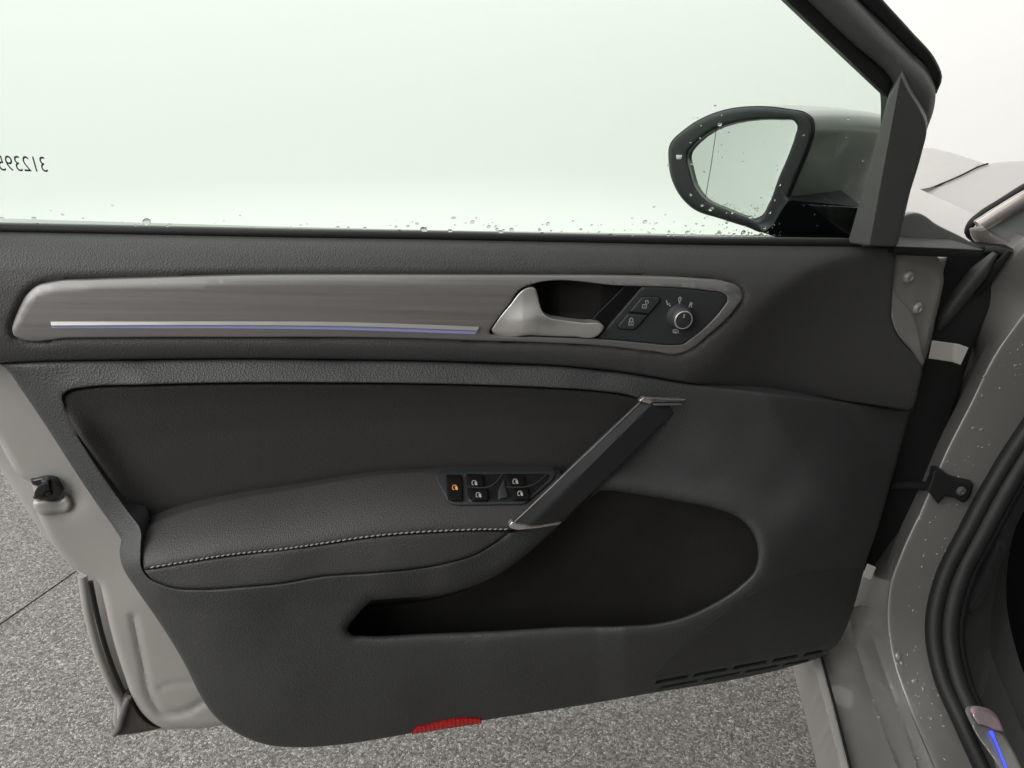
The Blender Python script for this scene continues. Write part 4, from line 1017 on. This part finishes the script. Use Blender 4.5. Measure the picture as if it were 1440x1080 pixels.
# scuff plate with blue light line
sc_out = [(1374, 1011), (1388, 1012), (1402, 1022), (1410, 1032), (1480, 1230, 1), (1450, 1230, 1), (1404, 1080)]
scf = tps([(1370, 1003, .69), (1409, 1022, .69), (1440, 1080, .64), (1400, 1075, .64), (1465, 1230, .52), (1440, 1200, .53)])
scuff = sheet('scuff_plate', sc_out, lambda x, y: scf(x, y)-.034, M['scuff'], BODY, 4, edge=(3, .003), skirt=.02, P=PY)
sheet('scuff_end_cap', [(1368, 1001), (1386, 1000), (1404, 1011), (1412, 1029, 1), (1400, 1027), (1388, 1021), (1375, 1018, 1)], lambda x, y: scf(x, y)-.039, M['pinkplate'], scuff, 3, edge=(3, .003), skirt=.006, P=PY)
sheet('scuff_light', [(1393, 1030), (1395, 1029), (1400, 1040), (1466, 1230, 1), (1464, 1230, 1), (1397.5, 1040)], lambda x, y: scf(x, y)-.0365, simple('blue_led', (.05, .05, .3), .3, emit=(.03, .06, .9), es=1.6), scuff, 3, edge=(.8, .0004), skirt=.002, P=PY)

# hinge zone: black sheet standing in for the gap's shade, rubber boot, check strap, bracket
sheet('hinge_gap_shade', [(1290, 340, 1), (1425, 350, 1), (1408, 400), (1375, 470), (1345, 560), (1290, 720), (1255, 800), (1190, 800, 1), (1215, 700), (1262, 500)], lambda x, y: .965-.00012*(y-400), M['rubber'], BODY, 8, edge=(3, .003), skirt=.03, P=PY)
gut = crom([(1428, 352), (1400, 385), (1372, 420), (1350, 452), (1340, 470)], False, 6)
tube('gutter_seal', PY(gut[:, 0]-6, gut[:, 1], np.linspace(.93, 1.0, len(gut))), np.interp(np.linspace(0, 1, len(gut)), [0, .2, .8, 1], [.003, .006, .006, .002]), M['rubber'], BODY, 10)
tube('gutter_seal', PY(gut[:, 0]-28, gut[:, 1]+4, np.linspace(.95, .965, len(gut))), np.interp(np.linspace(0, 1, len(gut)), [0, .25, .8, 1], [.004, .012, .011, .004]), simple('grey_boot', (.03, .031, .03), .5), BODY, 10)
hx_ = PY(np.array([1250., 1280, 1312]), np.array([684., 682, 684]), np.array([.92, .89, .855]))
tube('check_strap', hx_, .0058, M['rubber'], BODY, 8, flat=1.0)
br = sheet('check_strap_bracket', [(1304, 690, 1), (1311, 672), (1315, 661), (1326, 664), (1336, 672), (1352, 677), (1369, 681, 1), (1361, 702), (1356, 706), (1341, 700), (1328, 698, 1), (1319, 709, 1)], lambda x, y: strip_f(x, y)-.012, M['rubber'], BODY, 3, edge=(2.5, .002), skirt=.012, P=PY)
c0 = PY(1351., 690., .828); V, Fc = [], []
for rr, h in ((.0062, 0), (.006, .003), (.003, .004), (.0028, .002), (.0001, .002)):
    for k in range(14): V.append(c0+np.array([rr*math.cos(k*math.pi/7), -h, rr*math.sin(k*math.pi/7)]))
for j in range(4):
    for k in range(14): Fc.append((j*14+k, j*14+(k+1) % 14, (j+1)*14+(k+1) % 14, (j+1)*14+k))
mesh_obj('bracket_bolt', V, Fc, M['steel'], br, True, 40)
# paper labels
sheet('label', [(1306, 504, 1), (1311, 479, 1), (1348, 484, 1), (1362, 489, 1), (1351, 513, 1), (1339, 509, 1)], lambda x, y: .885-.0008*np.maximum(x-1343, 0), M['label'], BODY, 4, edge=(1, .0003), skirt=.001, P=PY)
sheet('label', [(1220, 793, 1), (1232, 798, 1), (1225, 816, 1), (1213, 811, 1)], const(.775), M['label'], BODY, 4, edge=(1, .0003), skirt=.001, P=PY)

# front wing, bonnet and windscreen corner
def plane_p(O, n):
    n = np.array(n)/np.linalg.norm(n)
    def P(px, py, w):
        d = rays(px, py); w = np.asarray(w, float); t = (w-np.dot(CAM-O, n))/(d@n); return CAM+t[..., None]*d
    return P
B0 = PY(1330., 256., 1.40)
P_bonnet = plane_p(B0, (-.28, -.05, .955)); P_wing = plane_p(B0, (-.5, -.1, .86))
seam_h = [(1262, 275), (1285, 269), (1305, 265), (1330, 256), (1355, 245), (1375, 235), (1392, 230), (1440, 226), (1520, 224)]
sh_ = crom(seam_h, False, 6)
hood_out = np.concatenate([crom([(1250, 262), (1275, 215), (1302, 208), (1330, 213), (1355, 220), (1384, 230)], False, 6), crom([(1372, 236), (1355, 244.5), (1330, 255.6), (1305, 264.6), (1285, 268.5), (1262, 274)], False, 6)])
hf = tps([(1250, 262, 1.58), (1275, 215, 2.0), (1302, 208, 2.1), (1384, 230, 1.72), (1330, 255, 1.6), (1262, 274, 1.53)])
sheet('bonnet', hood_out, lambda x, y: .004*np.exp(-((x-1320)/60)**2)*np.clip((265-y)/40, 0, 1), M['skin'], BODY, 5, edge=(2, .002), skirt=.02, P=P_bonnet, back=(0, .1, -1))
wing_out = np.concatenate([sh_, crom([(1520, 300), (1470, 262), (1440, 268), (1400, 288), (1372, 308), (1366, 322), (1384, 345), (1400, 362), (1395, 372), (1340, 345), (1275, 318), (1240, 300)], False, 6)])
wf_ = tps([(1240, 290, 1.45), (1262, 275, 1.50), (1330, 256, 1.54), (1392, 230, 1.66), (1520, 224, 1.5), (1440, 265, 1.15), (1370, 310, 1.12), (1395, 370, 1.05), (1300, 310, 1.25), (1520, 300, 1.05), (1340, 300, 1.2)])
sheet('front_wing', wing_out, lambda x, y: -.006*np.clip((y-300)/60, 0, 1)**2, M['skin'], BODY, 5, edge=(3, .003), skirt=.03, P=P_wing, back=(.1, .2, -1))
gp_ = crom([(1262, 274.5), (1285, 269), (1305, 265), (1330, 256), (1355, 245), (1375, 235), (1390, 230)], False, 6)
tube('bonnet_gap', P_wing(gp_[:, 0], gp_[:, 1], np.full(len(gp_), .002)), .0016, M['rubber'], BODY, 8)
arc = crom([(1540, 215), (1480, 240), (1440, 262), (1405, 284), (1380, 300), (1364, 316), (1362, 324), (1372, 334), (1392, 343), (1420, 352)], False, 5)
tube('windscreen_trim', PY(arc[:, 0], arc[:, 1]+2, np.full(len(arc), 1.03)), .0055, M['rubber'], BODY, 10)
arc2 = crom([(1540, 232), (1480, 256), (1440, 276), (1410, 294), (1388, 308), (1376, 318), (1380, 326), (1400, 338), (1440, 352)], False, 5)
tube('pillar_trim', PY(arc2[:, 0], arc2[:, 1]+4, np.full(len(arc2), 1.01)), .011, paint('pillar_paint', (.32, .29, .27), .3, .8, .4), BODY, 12)
sheet('windscreen', [(1386, 322), (1400, 308), (1440, 286), (1540, 240, 1), (1540, 400, 1), (1440, 350), (1405, 336)], lambda x, y: 1.02+0*x, simple('windscreen_glass', (.33, .35, .34), .06, coat=1), BODY, 8, edge=(2, .002), skirt=.01, P=PY)
tube('pillar_seal', PY(np.array([1384., 1400, 1420, 1440, 1480]), np.array([352., 352, 358, 372, 398]), np.array([.97, .965, .955, .95, .94])), .006, M['rubber'], BODY, 10)
# rain on the jamb
jd = []
for _ in range(150):
    t = random.random(); px = np.interp(t, [0, .45, .7, 1], [1432, 1312, 1262, 1290])+random.uniform(0, 46); py = np.interp(t, [0, .45, .7, 1], [430, 700, 850, 1075])+random.uniform(-12, 12)
    jd.append((px, py, random.choice([.0006, .0008, .001, .0013, .002]), random.uniform(.7, 1.4)))
jd += [(1263, 923, .0048, 1), (1268, 933, .0035, .6), (1286, 957, .0036, 1.1), (1298, 968, .003, .7)]
def jpos(x, y): return PY(np.array(float(x)), np.array(float(y)), float(jamb_y(np.array([x]), np.array([y]))[0]))
def jn(x, y):
    a, b_, c = jpos(x, y), jpos(x+3, y), jpos(x, y+3); nn = np.cross(c-a, b_-a); nn /= np.linalg.norm(nn)
    return nn if np.dot(nn, CAM-a) > 0 else -nn
drops('water_drops', jd, jamb, jpos, jn, simple('wet_bead', (.22, .21, .195), .05, coat=1))

# outer side of the front wing, from the hinge gap forwards
A = PD(1352., 450., -.128); cdir = np.array([math.sin(math.radians(8)), math.cos(math.radians(8)), 0])
V, Fc = [], []
zs = [.22, .40, .60, .76, .84, .88, .905]; inb = [.03, .006, 0, .006, .018, .035, .07]
sy = [0, .02, .2, .4, .62]
for a in sy:
    for z, i_ in zip(zs, inb): V.append(np.array([A[0], A[1], 0])+cdir*(a+.012)+np.array([i_+(.012 if a == 0 else 0)*-0, 0, z-.00*a]))
nz = len(zs)
for i in range(len(sy)-1):
    for j in range(nz-1): Fc.append((i*nz+j, (i+1)*nz+j, (i+1)*nz+j+1, i*nz+j+1))
k = len(V)
for j in range(nz): V.append(V[j]+np.array([.09, .03, 0]))
for j in range(nz-1): Fc.append((j, j+1, k+j+1, k+j))
mesh_obj('wing_side', V, Fc, M['skin'], CAR, True, 40)

rp_ = np.array([(.80, 1.02, 1.0), (.83, .72, 1.18), (.86, .38, 1.34), (.90, .0, 1.42), (.92, -.6, 1.45), (.92, -1.4, 1.44)])  # unseen pillar and roof, added to keep light from above off the jamb
tube('added_roof_pillar', rp_, [.035, .04, .045, .05, .05, .05], M['skin'], CAR, 12)
V = [(.9, .25, 1.40), (2.3, .35, 1.44), (2.3, -1.6, 1.46), (.9, -1.5, 1.44)]
V = V+[(a, b, c+.05) for a, b, c in V]
mesh_obj('roof', V, [(0, 1, 2, 3), (7, 6, 5, 4), (0, 4, 5, 1), (1, 5, 6, 2), (2, 6, 7, 3), (3, 7, 4, 0)], M['skin'], CAR, False)

# cabin: dark box added to block light from the right wall
x0, x1, y0, y1, z0, z1 = .86, 2.25, -1.5, 1.35, .30, 1.40
V = [(x0+.10, y0, z0), (x1, y0, z0), (x1, y1, z0), (x0+.10, y1, z0), (x0+.10, y0, z1), (x1, y0, z1), (x1, y1, z1), (x0+.10, y1, .85)]
Fc = [(0, 1, 2, 3), (1, 5, 6, 2), (2, 6, 7, 3), (0, 4, 5, 1)]
mesh_obj('cabin_light_block', V, Fc, M['carpet'], CAR, False)

for nm, lab in (('decor_strip', 'brushed aluminium decor strip with a chrome and blue light line'), ('release_handle', 'satin silver door release lever'), ('pull_handle', 'diagonal black pull handle with chrome ends'),
                ('reflector', 'red reflector at the lower edge of the door trim'), ('number_sticker', 'number 312395 on the glass, seen from behind'), ('speaker_grille', 'finely ribbed speaker field above the vent slots'),
                ('leather_insert', 'smooth black leather insert above the armrest'), ('armrest', 'padded black leather armrest with pale stitching'), ('scuff_light', 'glowing blue line in the sill plate'),
                ('upper_trim', 'soft grained dark grey upper door trim'), ('side_mirror', 'door mirror with black surround and silver cap'), ('door_shell', 'silver painted door frame with latch')):
    o = bpy.data.objects.get(nm)
    if o: o['label'] = lab

# rear upright and top rail of the window frame, left of and above the view
fr = np.array([(640., -470.), (420, -500), (150, -490), (-60, -455), (-128, -420), (-140, -360), (-138, -100), (-130, 150), (-118, 335)])
frp = crom([tuple(p) for p in fr], False, 30)
tube('window_frame_rear', on_plane_off(frp[:, 0], frp[:, 1], np.full(len(frp), .008)), .019, M['smooth'], CAR, 12)
